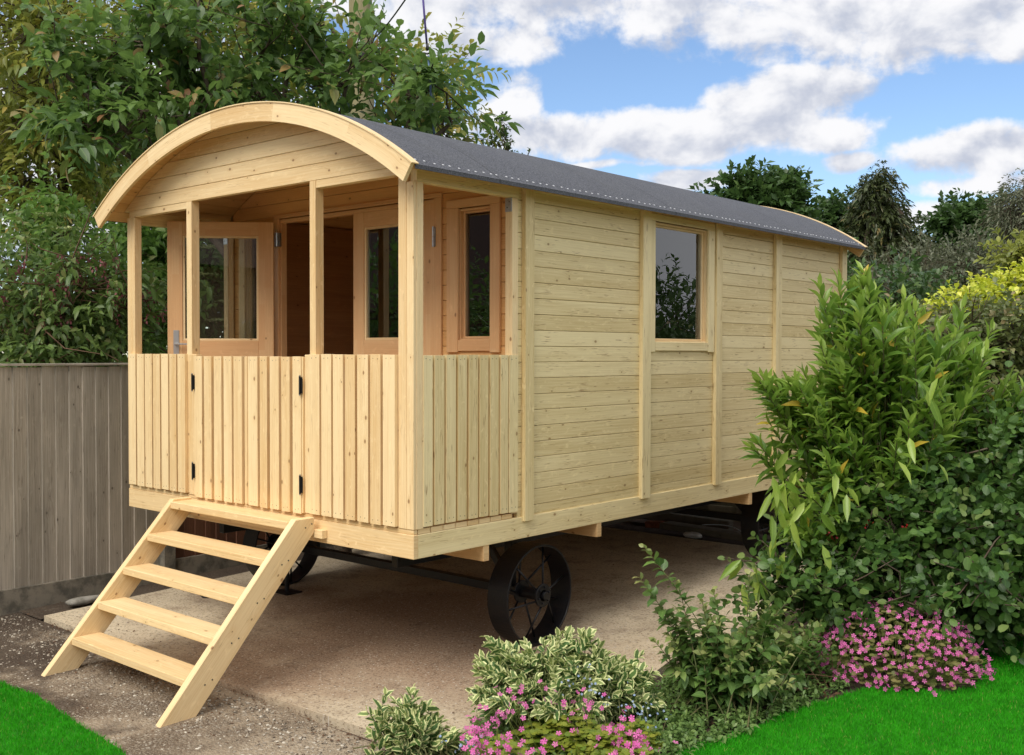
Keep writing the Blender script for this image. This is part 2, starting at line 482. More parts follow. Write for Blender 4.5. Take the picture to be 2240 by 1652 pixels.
M['l_maple'] = leaf_mat('olive maple leaf', (.38, .40, .080), (.11, .155, .034), (.52, .38, .10), transl=.38)
M['l_dark'] = leaf_mat('dark tree leaf', (.10, .17, .045), (.035, .075, .022), transl=.3)
M['l_elder'] = leaf_mat('elder leaf', (.19, .33, .065), (.065, .14, .038), (.28, .40, .10), transl=.36)
M['l_ley'] = leaf_mat('himalayan honeysuckle leaf', (.19, .28, .065), (.065, .13, .038), (.26, .26, .09), transl=.3)
M['l_laurel'] = leaf_mat('long glossy leaf', (.25, .40, .060), (.080, .19, .032), (.48, .60, .12), rough=.34, spec=.5, rare=(.66, .46, .06), transl=.35)
M['l_round'] = leaf_mat('round quince leaf', (.13, .24, .050), (.032, .088, .024), (.24, .32, .10), rough=.4, spec=.45)
M['l_rose'] = leaf_mat('rose leaf', (.17, .29, .065), (.055, .125, .036), (.46, .44, .17))
M['l_var'] = leaf_mat('variegated leaf', (.12, .22, .055), (.055, .13, .040), (.60, .64, .24), margin=(.78, .80, .40), rough=.5, transl=.25)
M['l_clover'] = leaf_mat('clover leaf', (.22, .30, .030), (.11, .19, .025), (.36, .34, .05))
M['l_oxstem'] = leaf_mat('pale flower stalks', (.22, .27, .07), (.10, .13, .04), (.40, .32, .14))
M['l_weed'] = leaf_mat('low weed leaf', (.17, .29, .075), (.065, .14, .04), (.24, .34, .10))
M['l_yellow'] = leaf_mat('golden leaf', (.66, .70, .06), (.36, .48, .045), (.88, .84, .20), transl=.3)
M['l_hedge'] = leaf_mat('muted hedge leaf', (.19, .23, .070), (.085, .115, .040), (.34, .26, .14))
M['l_conifer'] = leaf_mat('conifer spray', (.080, .105, .034), (.040, .054, .020), (.17, .125, .045), transl=.15)
M['l_grey'] = leaf_mat('grey green leaf', (.17, .185, .11), (.085, .10, .060), transl=.25)
M['l_far'] = leaf_mat('far tree leaf', (.085, .16, .040), (.030, .068, .020), (.14, .22, .055), transl=.25)
M['f_pink'] = leaf_mat('pink petal', (.86, .24, .56), (.70, .12, .42), transl=.25, rough=.6, spec=.2)
M['f_blue'] = leaf_mat('pale blue petal', (.34, .46, .80), (.50, .62, .88), transl=.2, rough=.6, spec=.2)
M['f_cream'] = leaf_mat('cream floret', (.62, .66, .34), (.48, .56, .22), transl=.2, rough=.6, spec=.2)
M['f_bract'] = leaf_mat('dusky pink bract', (.36, .13, .13), (.24, .07, .09), transl=.25, rough=.5, spec=.3)
M['f_red'] = leaf_mat('red petal', (.40, .01, .015), (.22, .008, .012), transl=.1)
M['l_brown'] = leaf_mat('dead leaf', (.17, .085, .04), (.07, .038, .022), transl=.1, rough=.8)

# ------------------------------------------------------------------ object helpers
WLOC = {}
def wloc(o):
    return WLOC.get(o.name, Vector((0, 0, 0)))

def link(o, parent=None):
    COL.objects.link(o)
    if parent is not None:
        o.parent = parent
        o.location = -wloc(parent)
    return o

def tag(o, label=None, cat=None, group=None, kind=None):
    if label: o['label'] = label
    if cat: o['category'] = cat
    if group: o['group'] = group
    if kind: o['kind'] = kind
    return o

def thing(name, label, cat, loc, group=None):
    o = bpy.data.objects.new(name, None)
    o.empty_display_size = .1
    COL.objects.link(o)
    o.location = Vector([float(v) for v in loc])
    WLOC[o.name] = Vector([float(v) for v in loc])
    return tag(o, label, cat, group)

class MB:
    def __init__(s):
        s.v = []; s.f = []; s.uv = []; s.r = []; s.m = []
    def obox(s, c, ax, g=0, m=0, r=None):
        """oriented box: centre, three half-axis vectors, grain axis index"""
        c = np.array(c, float); ax = [np.array(a, float) for a in ax]
        if np.dot(np.cross(ax[0], ax[1]), ax[2]) < 0:
            ax[2] = -ax[2]
        L = [np.linalg.norm(a) for a in ax]
        b = len(s.v)
        sg = [(-1, -1, -1), (1, -1, -1), (1, 1, -1), (-1, 1, -1), (-1, -1, 1), (1, -1, 1), (1, 1, 1), (-1, 1, 1)]
        for q in sg:
            s.v.append(tuple(c + q[0]*ax[0] + q[1]*ax[1] + q[2]*ax[2]))
        ou, ov = random.random()*40, random.random()*40
        r = random.random() if r is None else r
        for fc, n in (((0, 3, 2, 1), 2), ((4, 5, 6, 7), 2), ((0, 1, 5, 4), 1), ((3, 7, 6, 2), 1), ((0, 4, 7, 3), 0), ((1, 2, 6, 5), 0)):
            s.f.append(tuple(b+i for i in fc))
            ua = g if n != g else (g+1) % 3
            va = 3-n-ua
            for i in fc:
                k = 1.0 if n != g else .35
                s.uv.append((ou+sg[i][ua]*L[ua]*k, ov+n*.7+sg[i][va]*L[va]))
            s.r.append(r); s.m.append(m)
        return s
    def box(s, x0, x1, y0, y1, z0, z1, g=0, m=0, r=None):
        return s.obox(((x0+x1)/2, (y0+y1)/2, (z0+z1)/2),
                      (((x1-x0)/2, 0, 0), (0, (y1-y0)/2, 0), (0, 0, (z1-z0)/2)), g, m, r)
    def bar(s, p0, p1, w, h, up=(0, 0, 1), m=0, r=None):
        p0 = np.array(p0, float); p1 = np.array(p1, float); d = p1-p0; L = np.linalg.norm(d); d = d/L
        up = np.array(up, float); sx = np.cross(d, up); sx = sx/np.linalg.norm(sx); u = np.cross(sx, d)
        return s.obox((p0+p1)/2, (d*L/2, sx*w/2, u*h/2), 0, m, r)
    def prism(s, pts, ax, a0, a1, m=0, r=None, gu=0, gv=1):
        """extrude polygon pts (2d) along axis ax between a0 and a1; the 2d axes are the two others in order"""
        o = [i for i in range(3) if i != ax]
        n = len(pts); b = len(s.v)
        def mk(p, a):
            q = [0, 0, 0]; q[o[0]] = p[0]; q[o[1]] = p[1]; q[ax] = a
            return tuple(q)
        s.v += [mk(p, a0) for p in pts] + [mk(p, a1) for p in pts]
        area = sum(pts[i][0]*pts[(i+1) % n][1]-pts[(i+1) % n][0]*pts[i][1] for i in range(n))
        fl = (area > 0) ^ (ax == 1)
        ou, ov = random.random()*40, random.random()*40
        r = random.random() if r is None else r
        A = list(range(n)); B = [n+i for i in range(n)]
        caps = [(A[::-1], B)] if fl else [(A, B[::-1])]
        for cap in caps[0]:
            s.f.append(tuple(b+i for i in cap))
            for i in cap:
                p = pts[i % n]; s.uv.append((ou+p[gu], ov+p[gv]))
            s.r.append(r); s.m.append(m)
        per = 0
        for i in range(n):
            j = (i+1) % n
            l = math.dist(pts[i], pts[j])
            q = (i, j, n+j, n+i) if fl else (i, n+i, n+j, j)
            s.f.append(tuple(b+k for k in q))
            for k in q:
                s.uv.append((ou+per+(l if k % n == j else 0), ov+(a1-a0 if k >= n else 0)))
            per += l
            s.r.append(r); s.m.append(m)
        return s
    def tube(s, pts, rad, n=8, m=0, caps=True):
        pts = [np.array(p, float) for p in pts]
        if not hasattr(rad, '__len__'): rad = [rad]*len(pts)
        b = len(s.v); ref = None
        L = 0
        for i, p in enumerate(pts):
            d = pts[min(i+1, len(pts)-1)]-pts[max(i-1, 0)]
            d = d/(np.linalg.norm(d)+1e-9)
            if ref is None:
                ref = np.array((0, 0, 1.)) if abs(d[2]) < .9 else np.array((1., 0, 0))
            a = np.cross(d, ref); a /= np.linalg.norm(a)+1e-9
            c = np.cross(d, a); ref = np.cross(a, d)*1.0
            for k in range(n):
                t = 2*PI*k/n
                s.v.append(tuple(p+rad[i]*(math.cos(t)*a+math.sin(t)*c)))
        r = random.random(); ou = random.random()*30
        for i in range(len(pts)-1):
            l = np.linalg.norm(pts[i+1]-pts[i])
            for k in range(n):
                k2 = (k+1) % n
                s.f.append((b+i*n+k, b+i*n+k2, b+(i+1)*n+k2, b+(i+1)*n+k))
                w = 2*PI*rad[i]/n
                s.uv += [(ou+L, k*w), (ou+L, (k+1)*w), (ou+L+l, (k+1)*w), (ou+L+l, k*w)]
                s.r.append(r); s.m.append(m)
            L += l
        if caps:
            for base, rev in ((b, False), (b+(len(pts)-1)*n, True)):
                idx = [base+k for k in range(n)]
                idx = idx[::-1] if not rev else idx
                s.f.append(tuple(idx)); s.uv += [(ou+.01*math.cos(k), .01*math.sin(k)) for k in range(n)]
                s.r.append(r); s.m.append(m)
        return s
    def ring(s, c, ax, r0, r1, w, n=48, m=0):
        """band: axis along x or y, inner radius r0, outer r1, from c[ax] to c[ax]+w"""
        o = [i for i in range(3) if i != ax]
        b = len(s.v)
        for k in range(n):
            t = 2*PI*k/n
            for rr, a in ((r0, 0), (r1, 0), (r1, w), (r0, w)):
                q = [0, 0, 0]; q[o[0]] = c[o[0]]+rr*math.cos(t); q[o[1]] = c[o[1]]+rr*math.sin(t); q[ax] = c[ax]+a
                s.v.append(tuple(q))
        for k in range(n):
            k2 = (k+1) % n
            for i in range(4):
                j = (i+1) % 4
                s.f.append((b+4*k+i, b+4*k+j, b+4*k2+j, b+4*k2+i)); s.uv += [(0, 0), (0, .1), (.1, .1), (.1, 0)]
                s.r.append(.5); s.m.append(m)
        return s
    def build(s, name, mats, parent=None, bevel=0.0, smooth=False):
        me = bpy.data.meshes.new(name)
        me.from_pydata(s.v, [], s.f)
        if not isinstance(mats, (list, tuple)): mats = [mats]
        for k in mats: me.materials.append(M[k] if isinstance(k, str) else k)
        uvl = me.uv_layers.new(name='UVMap')
        uvl.data.foreach_set('uv', np.array(s.uv, dtype=np.float32).ravel())
        a = me.attributes.new('rnd', 'FLOAT', 'FACE')
        a.data.foreach_set('value', np.array(s.r, dtype=np.float32))
        me.polygons.foreach_set('material_index', np.array(s.m, dtype=np.int32))
        if smooth: me.polygons.foreach_set('use_smooth', np.ones(len(s.f), dtype=bool))
        me.update()
        o = bpy.data.objects.new(name, me)
        link(o, parent)
        if bevel:
            md = o.modifiers.new('edge', 'BEVEL'); md.width = bevel; md.segments = 1
            md.limit_method = 'ANGLE'; md.angle_limit = math.radians(50)
        return o

# leaf shapes: rows of (along, across, lift), faces, v coordinate for the margin
TEMPL = {
    'blade': (np.array([(0, 0, 0), (.45, .5, .06), (1, 0, 0), (.45, -.5, .06), (.45, 0, 0)]),
              [(0, 4, 1), (4, 2, 1), (0, 3, 4), (4, 3, 2)], [0, 1, .7, -1, 0]),
    'leaf': (np.array([(0, 0, 0), (.28, .46, .07), (.62, .42, .06), (1, 0, -.05), (.62, -.42, .06), (.28, -.46, .07), (.3, 0, 0), (.62, 0, 0)]),
             [(0, 6, 1), (6, 7, 2, 1), (7, 3, 2), (0, 5, 6), (5, 4, 7, 6), (4, 3, 7)], [0, 1, 1, .85, -1, -1, 0, 0]),
    'round': (np.array([(0, 0, 0), (.15, .36, .05), (.5, .5, .08), (.85, .33, .05), (1, 0, 0), (.85, -.33, .05), (.5, -.5, .08), (.15, -.36, .05), (.5, 0, 0)]),
              [(0, 8, 2, 1), (8, 4, 3, 2), (0, 7, 6, 8), (8, 6, 5, 4)], [0, 1, 1, 1, .8, -1, -1, -1, 0]),
    'quad': (np.array([(0, 0, 0), (.5, .5, .05), (1, 0, 0), (.5, -.5, .05)]), [(0, 2, 1), (0, 3, 2)], [0, 1, 0, -1]),
    'petals': (np.array([(0, 0, 0)] + [(math.cos(2*PI*(k+o)/5)*rr, math.sin(2*PI*(k+o)/5)*rr, h)
               for k in range(5) for o, rr, h in ((-.34, .42, .10), (0, .52, .14), (.34, .42, .10))]),
               [(0, 1+3*k, 2+3*k, 3+3*k) for k in range(5)], [0]+[.5]*15),
}
def unit(a):
    return a/(np.linalg.norm(a, axis=-1, keepdims=True)+1e-9)

def leaf_object(name, P, D, N, L, Wd, mat, parent=None, t='leaf', rnd=None, age=None, droop=.15):
    P = np.asarray(P, float); D = unit(np.asarray(D, float)); n = len(P)
    N = np.asarray(N, float)
    S = unit(np.cross(N, D)); N = np.cross(D, S)
    T, faces, mv = TEMPL[t]; k = len(T)
    L = np.broadcast_to(np.asarray(L, float), (n,)); Wd = np.broadcast_to(np.asarray(Wd, float), (n,))
    rnd = RNG.random(n) if rnd is None else np.asarray(rnd, float)
    age = np.zeros(n) if age is None else np.clip(np.asarray(age, float), 0, 1)
    V = (P[:, None, :] + (L[:, None]*T[None, :, 0])[..., None]*D[:, None, :]
         + (Wd[:, None]*T[None, :, 1])[..., None]*S[:, None, :]
         + (L[:, None]*T[None, :, 2])[..., None]*N[:, None, :])
    V[..., 2] -= droop*L[:, None]*T[None, :, 0]**2
    me = bpy.data.meshes.new(name)
    me.vertices.add(n*k)
    me.vertices.foreach_set('co', V.astype(np.float32).ravel())
    fl = np.concatenate([np.array(f) for f in faces]); sz = np.array([len(f) for f in faces])
    nl = len(fl)
    me.loops.add(n*nl)
    idx = (fl[None, :]+(np.arange(n)*k)[:, None]).ravel().astype(np.int32)
    me.loops.foreach_set('vertex_index', idx)
    me.polygons.add(n*len(faces))
    st = np.concatenate([[0], np.cumsum(sz)[:-1]])
    me.polygons.foreach_set('loop_start', (st[None, :]+(np.arange(n)*nl)[:, None]).ravel().astype(np.int32))
    me.polygons.foreach_set('use_smooth', np.ones(n*len(faces), dtype=bool))
    uvl = me.uv_layers.new(name='UVMap')
    uvt = np.stack([T[fl, 0], np.array(mv)[fl]], -1)
    uvl.data.foreach_set('uv', np.tile(uvt, (n, 1)).astype(np.float32).ravel())
    for nm, arr in (('rnd', rnd), ('age', age)):
        a = me.attributes.new(nm, 'FLOAT', 'POINT')
        a.data.foreach_set('value', np.repeat(arr, k).astype(np.float32))
    me.materials.append(M[mat])
    me.update(calc_edges=True)
    o = bpy.data.objects.new(name, me)
    link(o, parent)
    return o

def sprays(start, dirs, length, nl, angle=.9, up=.6, jitter=.35, bend=-.15, rank=2, tip=True):
    """leaves set along twigs. returns P, D, N, position 0..1 along the twig, twig index"""
    start = np.asarray(start, float); dirs = unit(np.asarray(dirs, float)); n = len(start)
    length = np.broadcast_to(np.asarray(length, float), (n,))
    rv = RNG.normal(size=(n, 3)); a = unit(np.cross(dirs, rv)); b = np.cross(dirs, a)
    j = np.arange(nl)
    t = (j+.6)/nl
    P = start[:, None, :] + dirs[:, None, :]*(length[:, None]*t[None, :])[..., None]
    P[..., 2] += bend*length[:, None]*t[None, :]**2
    if rank == 2:
        ph = (j % 2)*PI
        ph = ph[None, :] + np.zeros((n, 1))
    else:
        ph = (j*2.39996)[None, :] + RNG.random((n, 1))*6.28
    ph = ph + RNG.normal(size=(n, nl))*jitter
    ang = angle*(1-.55*t[None, :]**3 if tip else np.ones((1, nl))) + RNG.normal(size=(n, nl))*jitter*.6
    side = np.cos(ph)[..., None]*a[:, None, :] + np.sin(ph)[..., None]*b[:, None, :]
    D = np.cos(ang)[..., None]*dirs[:, None, :] + np.sin(ang)[..., None]*side
    N = np.array((0, 0, up))[None, None, :] + dirs[:, None, :]*.35 + RNG.normal(size=(n, nl, 3))*.38
    tt = np.broadcast_to(t[None, :], (n, nl))
    ti = np.broadcast_to(np.arange(n)[:, None], (n, nl))
    return P.reshape(-1, 3), D.reshape(-1, 3), N.reshape(-1, 3), tt.ravel(), ti.ravel()

def ball(n, c, r, shell=.45):
    """points in an ellipsoid, pushed to its outside"""
    d = unit(RNG.normal(size=(n, 3)))
    rr = RNG.random(n)**shell
    return np.array(c)+d*rr[:, None]*np.array(r), d

def limb(mb, p0, p1, r0, r1, sag=.12, n=5, sides=6):
    p0 = np.array(p0, float); p1 = np.array(p1, float)
    L = np.linalg.norm(p1-p0); w = RNG.normal(size=3)*L*sag; w[2] = abs(w[2])*.6
    pts = []; rs = []
    for i in range(n+1):
        t = i/n
        pts.append(p0+(p1-p0)*t+w*math.sin(PI*t)*.5+RNG.normal(size=3)*L*.012); rs.append(r0+(r1-r0)*t)
    mb.tube(pts, rs, sides, caps=False)
    return pts

def tree(name, label, cat, base, blobs, clumps, twigs, nl, LL, WW, mat, t='leaf', bark='bark', trunk_r=.1, crad=.45,
         tlen=.45, angle=.9, up=.7, young=.0, group=None, rank=2, limbs=True, droop=.15, bend=-.15, show_twigs=.25, fork=None, vis=None):
    """blobs: list of (centre, radii, weight). clumps of twigs fill them, limbs reach every clump."""
    base = np.array(base, float)
    root = thing(name, label, cat, base, group)
    w = np.array([b[2] for b in blobs], float); w /= w.sum()
    cs = []; outs = []
    for (c, r, _), k in zip(blobs, RNG.multinomial(clumps, w)):
        p, d = ball(k, c, r, .42); cs.append(p); outs.append(d)
    C = np.concatenate(cs); O = np.concatenate(outs)
    if vis is not None:
        keep = np.array([vis(p) for p in C]); C = C[keep]; O = O[keep]
    mb = MB()
    cen = np.mean([b[0] for b in blobs], axis=0)
    fk = np.array(fork, float) if fork is not None else base+(cen-base)*.38
    if limbs:
        pts = limb(mb, base, fk, trunk_r, trunk_r*.7, .05, 5, 9)
        mains = []
        for (c, r, _) in blobs:
            q = limb(mb, pts[-1], np.array(c), trunk_r*.55, trunk_r*.2, .14, 6, 7); mains += q
        mains = np.array(mains)
        for c in C:
            m_ = mains[np.argmin(np.linalg.norm(mains-c, axis=1))]
            limb(mb, m_, c, trunk_r*.16, .006, .16, 4, 4)
    nC = len(C)
    ti = np.repeat(np.arange(nC), twigs)
    dv = unit(RNG.normal(size=(nC*twigs, 3))*.8 + O[ti]*.8 + np.array((0, 0, .25)))
    st = C[ti] + RNG.normal(size=(nC*twigs, 3))*crad*.42
    ln = tlen*(.6+.7*RNG.random(len(st)))
    P, D, N, tt, tw = sprays(st, dv, ln, nl, angle, up, bend=bend, rank=rank)
    crown_rnd = np.clip(RNG.random(nC)[ti][tw]*.45+RNG.random(len(P))*.55, 0, .98)
    crown_rnd[RNG.random(len(P)) < .012] = 1.0
    yg = (tt > .8)*(RNG.random(len(ti))[tw] < young)*(.3+.7*RNG.random(len(P)))
    s = .65+.6*RNG.random(len(P))
    for i in np.nonzero(RNG.random(len(st)) < show_twigs)[0]:
        p0 = C[ti[i]]
        e = st[i]+dv[i]*ln[i]; e[2] += bend*ln[i]
        mb.tube([p0, (p0+e)/2+RNG.normal(size=3)*.03, e], [.007, .005, .003], 3, caps=False)
    if mb.v:
        mb.build('trunk', bark, root, smooth=True)
    leaf_object('crown', P, D, N, LL*s, WW*s, mat, root, t, crown_rnd, yg, droop)
    return root

def stuff(o, label, cat, kind='stuff'):
    return tag(o, label, cat, kind=kind)

# ------------------------------------------------------------------ ground
def sheet(name, poly, lift, mat, sub=0, thick=0.0):
    """flat sheet lying on the gently sloping plot; poly is a list of (x, y)"""
    me = bpy.data.meshes.new(name)
    v = [(x, y, gz(y)+lift) for x, y in poly]
    n = len(v); f = [tuple(range(n))]
    if thick:
        v += [(x, y, gz(y)+lift-thick) for x, y in poly]
        f += [(i, (i+1) % n, n+(i+1) % n, n+i) for i in range(n)]
    me.from_pydata(v, [], f); me.materials.append(M[mat]); me.update()
    o = bpy.data.objects.new(name, me); link(o)
    return tag(o, kind='structure')

def ground_mesh():
    ys = [-250, -40, -6, -3, 0, 3, 6, 30, 300]; xs = [-300, -60, -10, -3.4, 0, 4, 12, 80, 300]
    v = [(x, y, gz(y)-.045) for y in ys for x in xs]; f = []
    k = len(xs)
    for i in range(len(ys)-1):
        for j in range(k-1):
            f.append((i*k+j, i*k+j+1, (i+1)*k+j+1, (i+1)*k+j))
    me = bpy.data.meshes.new('ground'); me.from_pydata(v, [], f); me.materials.append(M['soil']); me.update()
    o = bpy.data.objects.new('ground', me); link(o); tag(o, kind='structure')
ground_mesh()
sheet('driveway', [(-3.36, -9), (9, -9), (9, -1.0), (2.2, -.6), (1.0, -.42), (-3.36, -.42)], -.028, 'gravel')
sheet('side_path', [(-3.36, -.42), (-3.04, -.42), (-3.04, 4.6), (-3.36, 4.6)], -.022, 'gravel')
slab_poly = [(-3.03, -.40), (-1.03, -.415), (.43, -.37)]
random.seed(5)
for i in range(16):
    t = i/15
    slab_poly.append((.45+.35*t+random.uniform(-.03, .03)+.1*math.sin(6*t), -.32+4.0*t))
slab_poly += [(.6, 4.18), (-3.03, 4.17)]
sheet('concrete_slab', slab_poly, 0.0, 'slab', thick=.06)

# lawns: real sheets with blades standing on them
lawn_r = [gat(*q) for q in [(1460, 1690), (1480, 1652), (1560, 1630), (1640, 1605), (1700, 1575), (1800, 1540), (1900, 1512), (2000, 1516),
          (2090, 1522), (2140, 1500), (2150, 1450), (2125, 1400), (2240, 1390), (2420, 1385)]]
lawn_r = [(p[0], p[1]) for p in lawn_r] + [(4.6, 1.9), (3.9, -1.2), (2.3, -.9)]
lawn_l = [gat(*q) for q in [(-120, 1440), (0, 1485), (40, 1505), (90, 1522), (150, 1560), (220, 1605), (285, 1652), (330, 1700)]]
lawn_l = [(p[0], p[1]-.02) for p in lawn_l] + [(.1, -2.2), (-1.6, -2.6), (-3.3, -2.2), (-3.33, -1.2)]

def inside(poly, x, y):
    r = np.zeros(len(x), bool); n = len(poly)
    for i in range(n):
        x0, y0 = poly[i]; x1, y1 = poly[(i+1) % n]
        c = ((y0 > y) != (y1 > y)) & (x < (x1-x0)*(y-y0)/((y1-y0) if y1 != y0 else 1e-9)+x0)
        r ^= c
    return r

def smooth_poly(poly, k, amp):
    out = []
    for i in range(len(poly)):
        a = poly[i]; b = poly[(i+1) % len(poly)]
        m = max(1, int(math.dist(a, b)/k))
        for j in range(m):
            t = j/m
            out.append((a[0]+(b[0]-a[0])*t+random.uniform(-amp, amp), a[1]+(b[1]-a[1])*t+random.uniform(-amp, amp)))
    return out
lawn_rs = smooth_poly(lawn_r, .05, .010); lawn_ls = smooth_poly(lawn_l, .05, .010)
sheet('lawn_right', lawn_rs, .012, 'lawn', thick=.05)
sheet('lawn_left', lawn_ls, .004, 'lawn', thick=.05)
bed = [(.40, -.37), (.78, -.3)] + [(.62+.38*i/10+.05*math.sin(i*2.1), -.2+3.9*i/10) for i in range(11)]
bed_poly = [(.42, -.62), (.9, -.75), (2.3, -.9), (2.6, .2), (2.6, 3.2), (6, 6), (6, 8), (.8, 6.5)] + bed[::-1]
sheet('flower_bed', bed_poly, -.008, 'soil')

def grass_on(poly, n, lift, name, label):
    p = np.array(poly)
    x = RNG.uniform(p[:, 0].min(), p[:, 0].max(), n*3); y = RNG.uniform(p[:, 1].min(), p[:, 1].max(), n*3)
    k = inside(poly, x, y); x = x[k][:n]; y = y[k][:n]
    z = np.array([gz(t) for t in y])+lift
    P = np.stack([x, y, z], -1)
    D = RNG.normal(size=(len(P), 3))*.38; D[:, 2] = 1
    N = RNG.normal(size=(len(P), 3)); N[:, 2] = .1
    o = leaf_object(name, P, D, N, RNG.uniform(.014, .030, len(P)), RNG.uniform(.0022, .0038, len(P)), 'grass', None, 'quad', droop=.0)
    stuff(o, label, 'grass')
grass_on([q for q in lawn_rs if True], 230000, .010, 'lawn_grass', 'bright green mown grass of the lawn in the right foreground')
grass_on([q for q in lawn_ls], 80000, .002, 'lawn_grass', 'bright green mown grass of the lawn in the lower left corner')

# ------------------------------------------------------------------ the hut
W, LEN = 2.68, 4.85
RC_X, RC_Z, RAD = -1.34, .375, 2.565
def arc_z(x, r): return RC_Z+math.sqrt(max(0, r*r-(x-RC_X)**2))
def arc_hw(z, r):
    q = r*r-(z-RC_Z)**2
    return math.sqrt(q) if q > 0 else 0
hut = thing('shepherd_hut', "pale new timber shepherd's hut with curved grey felt roof on black iron wheels", 'hut', (-1.34, 0, -.06))
S, E_ = 'spruce', 'spruce_side'
BV = .0022

def arc_part(mb, r0, r1, y0, y1, a0, a1, n=56, m=0, gu=True):
    ou = random.random()*20; r = random.random()
    for i in range(n):
        ta, tb = a0+(a1-a0)*i/n, a0+(a1-a0)*(i+1)/n
        b = len(mb.v)
        for t in (ta, tb):
            for rr in (r0, r1):
                for y in (y0, y1):
                    mb.v.append((RC_X+rr*math.sin(t), y, RC_Z+rr*math.cos(t)))
        # vertex order: (t, r, y)
        quads = [(0, 4, 5, 1), (2, 3, 7, 6), (0, 2, 6, 4), (1, 5, 7, 3)]
        if i == 0: quads.append((0, 1, 3, 2))
        if i == n-1: quads.append((4, 6, 7, 5))
        for q in quads:
            mb.f.append(tuple(b+k for k in q))
            for k in q:
                tt = ta if k < 4 else tb
                yy = y0 if k % 2 == 0 else y1; rr = r1 if (k//2) % 2 else r0
                if gu: mb.uv.append((ou+tt*RAD, rr*1.0+yy))
                else: mb.uv.append((ou+yy, tt*RAD+rr))
            mb.r.append(r); mb.m.append(m)
A1 = math.asin(1.48/RAD)

# roof: felt with clout nails, boards below it
mb = MB(); arc_part(mb, RAD-.002, RAD+.004, -.126, 4.925, -A1-.002, A1+.002, 64)
# felt turned down over the eaves edge
for sgn in (-1, 1):
    x = RC_X+sgn*(1.48+.004); z = arc_z(RC_X+1.48, RAD)
    mb.box(x-.002, x+.002, -.126, 4.925, z-.020, z+.001)
for k in range(88):
    for sgn in (-1, 1):
        y = -.085+k*.0568+random.uniform(-.010, .010); t = sgn*(A1-.016+random.uniform(-.003, .002))
        c = np.array((RC_X+(RAD+.005)*math.sin(t), y, RC_Z+(RAD+.005)*math.cos(t)))
        tg = np.array((math.cos(t), 0, -math.sin(t))); nn = np.array((math.sin(t), 0, math.cos(t)))
        mb.obox(c, (tg*.0036, np.array((0, .0052, 0)), nn*.0012), m=1)
roof = mb.build('roof', ['felt', 'clout'], hut)
mb = MB()
nb = 34
for i in range(nb):
    a, b = -A1+2*A1*i/nb, -A1+2*A1*(i+1)/nb
    arc_part(mb, RAD-.024, RAD-.003, -.127, 4.92, a+.0006, b-.0006, 2, gu=False)
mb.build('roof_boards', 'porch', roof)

# arched fascia boards, front in finger jointed lengths, with a thin cap strip
def fascia(y0, y1, cap0, cap1):
    mb = MB(); cuts = [-A1, -.33, -.06, .17, .42, A1]
    for a, b in zip(cuts[:-1], cuts[1:]):
        arc_part(mb, RAD-.092, RAD+.0045, y0, y1, a, b, 14)
    f = mb.build('arched_fascia', S, hut)
    mb = MB(); arc_part(mb, RAD+.0048, RAD+.011, cap0, cap1, -A1-.003, A1+.003, 64)
    mb.build('cap_strip', S, f)
fascia(-.150, -.129, -.156, -.110)
fascia(4.927, 4.948, 4.915, 4.952)

# boarded walls
PB = .0868
Z0 = 2.505-PB*22        # bottom edge of the lowest board row, below the floor line
def row_edges():
    return [Z0+PB*i for i in range(0, 31)]
def wall_rows(mb, ax, lo, hi, p0, p1, holes, zmin, zmax, m=0, gap=.0022):
    """horizontal boards along axis ax between lo..hi, thickness p0..p1; holes: (a0, a1, z0, z1)"""
    for zb in row_edges():
        z0, z1 = max(zb+gap/2, zmin), min(zb+PB-gap/2, zmax)
        if z1-z0 < .012: continue
        cuts = [(lo, hi)]
        for a0, a1, h0, h1 in holes:
            if z1 > h0+.004 and z0 < h1-.004:
                if z0 < h0 < z1 or z0 < h1 < z1: pass
                new = []
                for c0, c1 in cuts:
                    if a0 > c0: new.append((c0, min(a0, c1)))
                    if a1 < c1: new.append((max(a1, c0), c1))
                cuts = [c for c in new if c[1]-c[0] > .004]
        r = random.random()
        for c0, c1 in cuts:
            if ax == 0: mb.box(c0, c1, p0, p1, z0, z1, 0, m, r)
            else: mb.box(p0, p1, c0, c1, z0, z1, 1, m, r)

def gable_rows(mb, y0, y1, zlo, rr):
    z = zlo
    while z < RC_Z+rr-.01:
        z1 = min(z+PB-.0025, RC_Z+rr-.002)
        h0, h1 = arc_hw(z, rr), arc_hw(z1, rr)
        pts = [(RC_X-h0, z), (RC_X+h0, z)]
        for i in range(1, 7):
            zz = z+(z1-z)*i/6; h = arc_hw(zz, rr); pts.append((RC_X+max(h, .005), zz))
        for i in range(6, 0, -1):
            zz = z+(z1-z)*i/6; h = arc_hw(zz, rr); pts.append((RC_X-max(h, .005), zz))
        # keep inside the side walls
        pts = [(min(max(px, RC_X-1.392), RC_X+1.392), pz) for px, pz in pts]
        mb.prism(pts, 1, y0, y1)
        z += PB
RI = RAD-.026
# front gable
mb = MB(); gable_rows(mb, 0.0, .035, 2.5052, RI)
mb.build('gable', S, hut, BV)
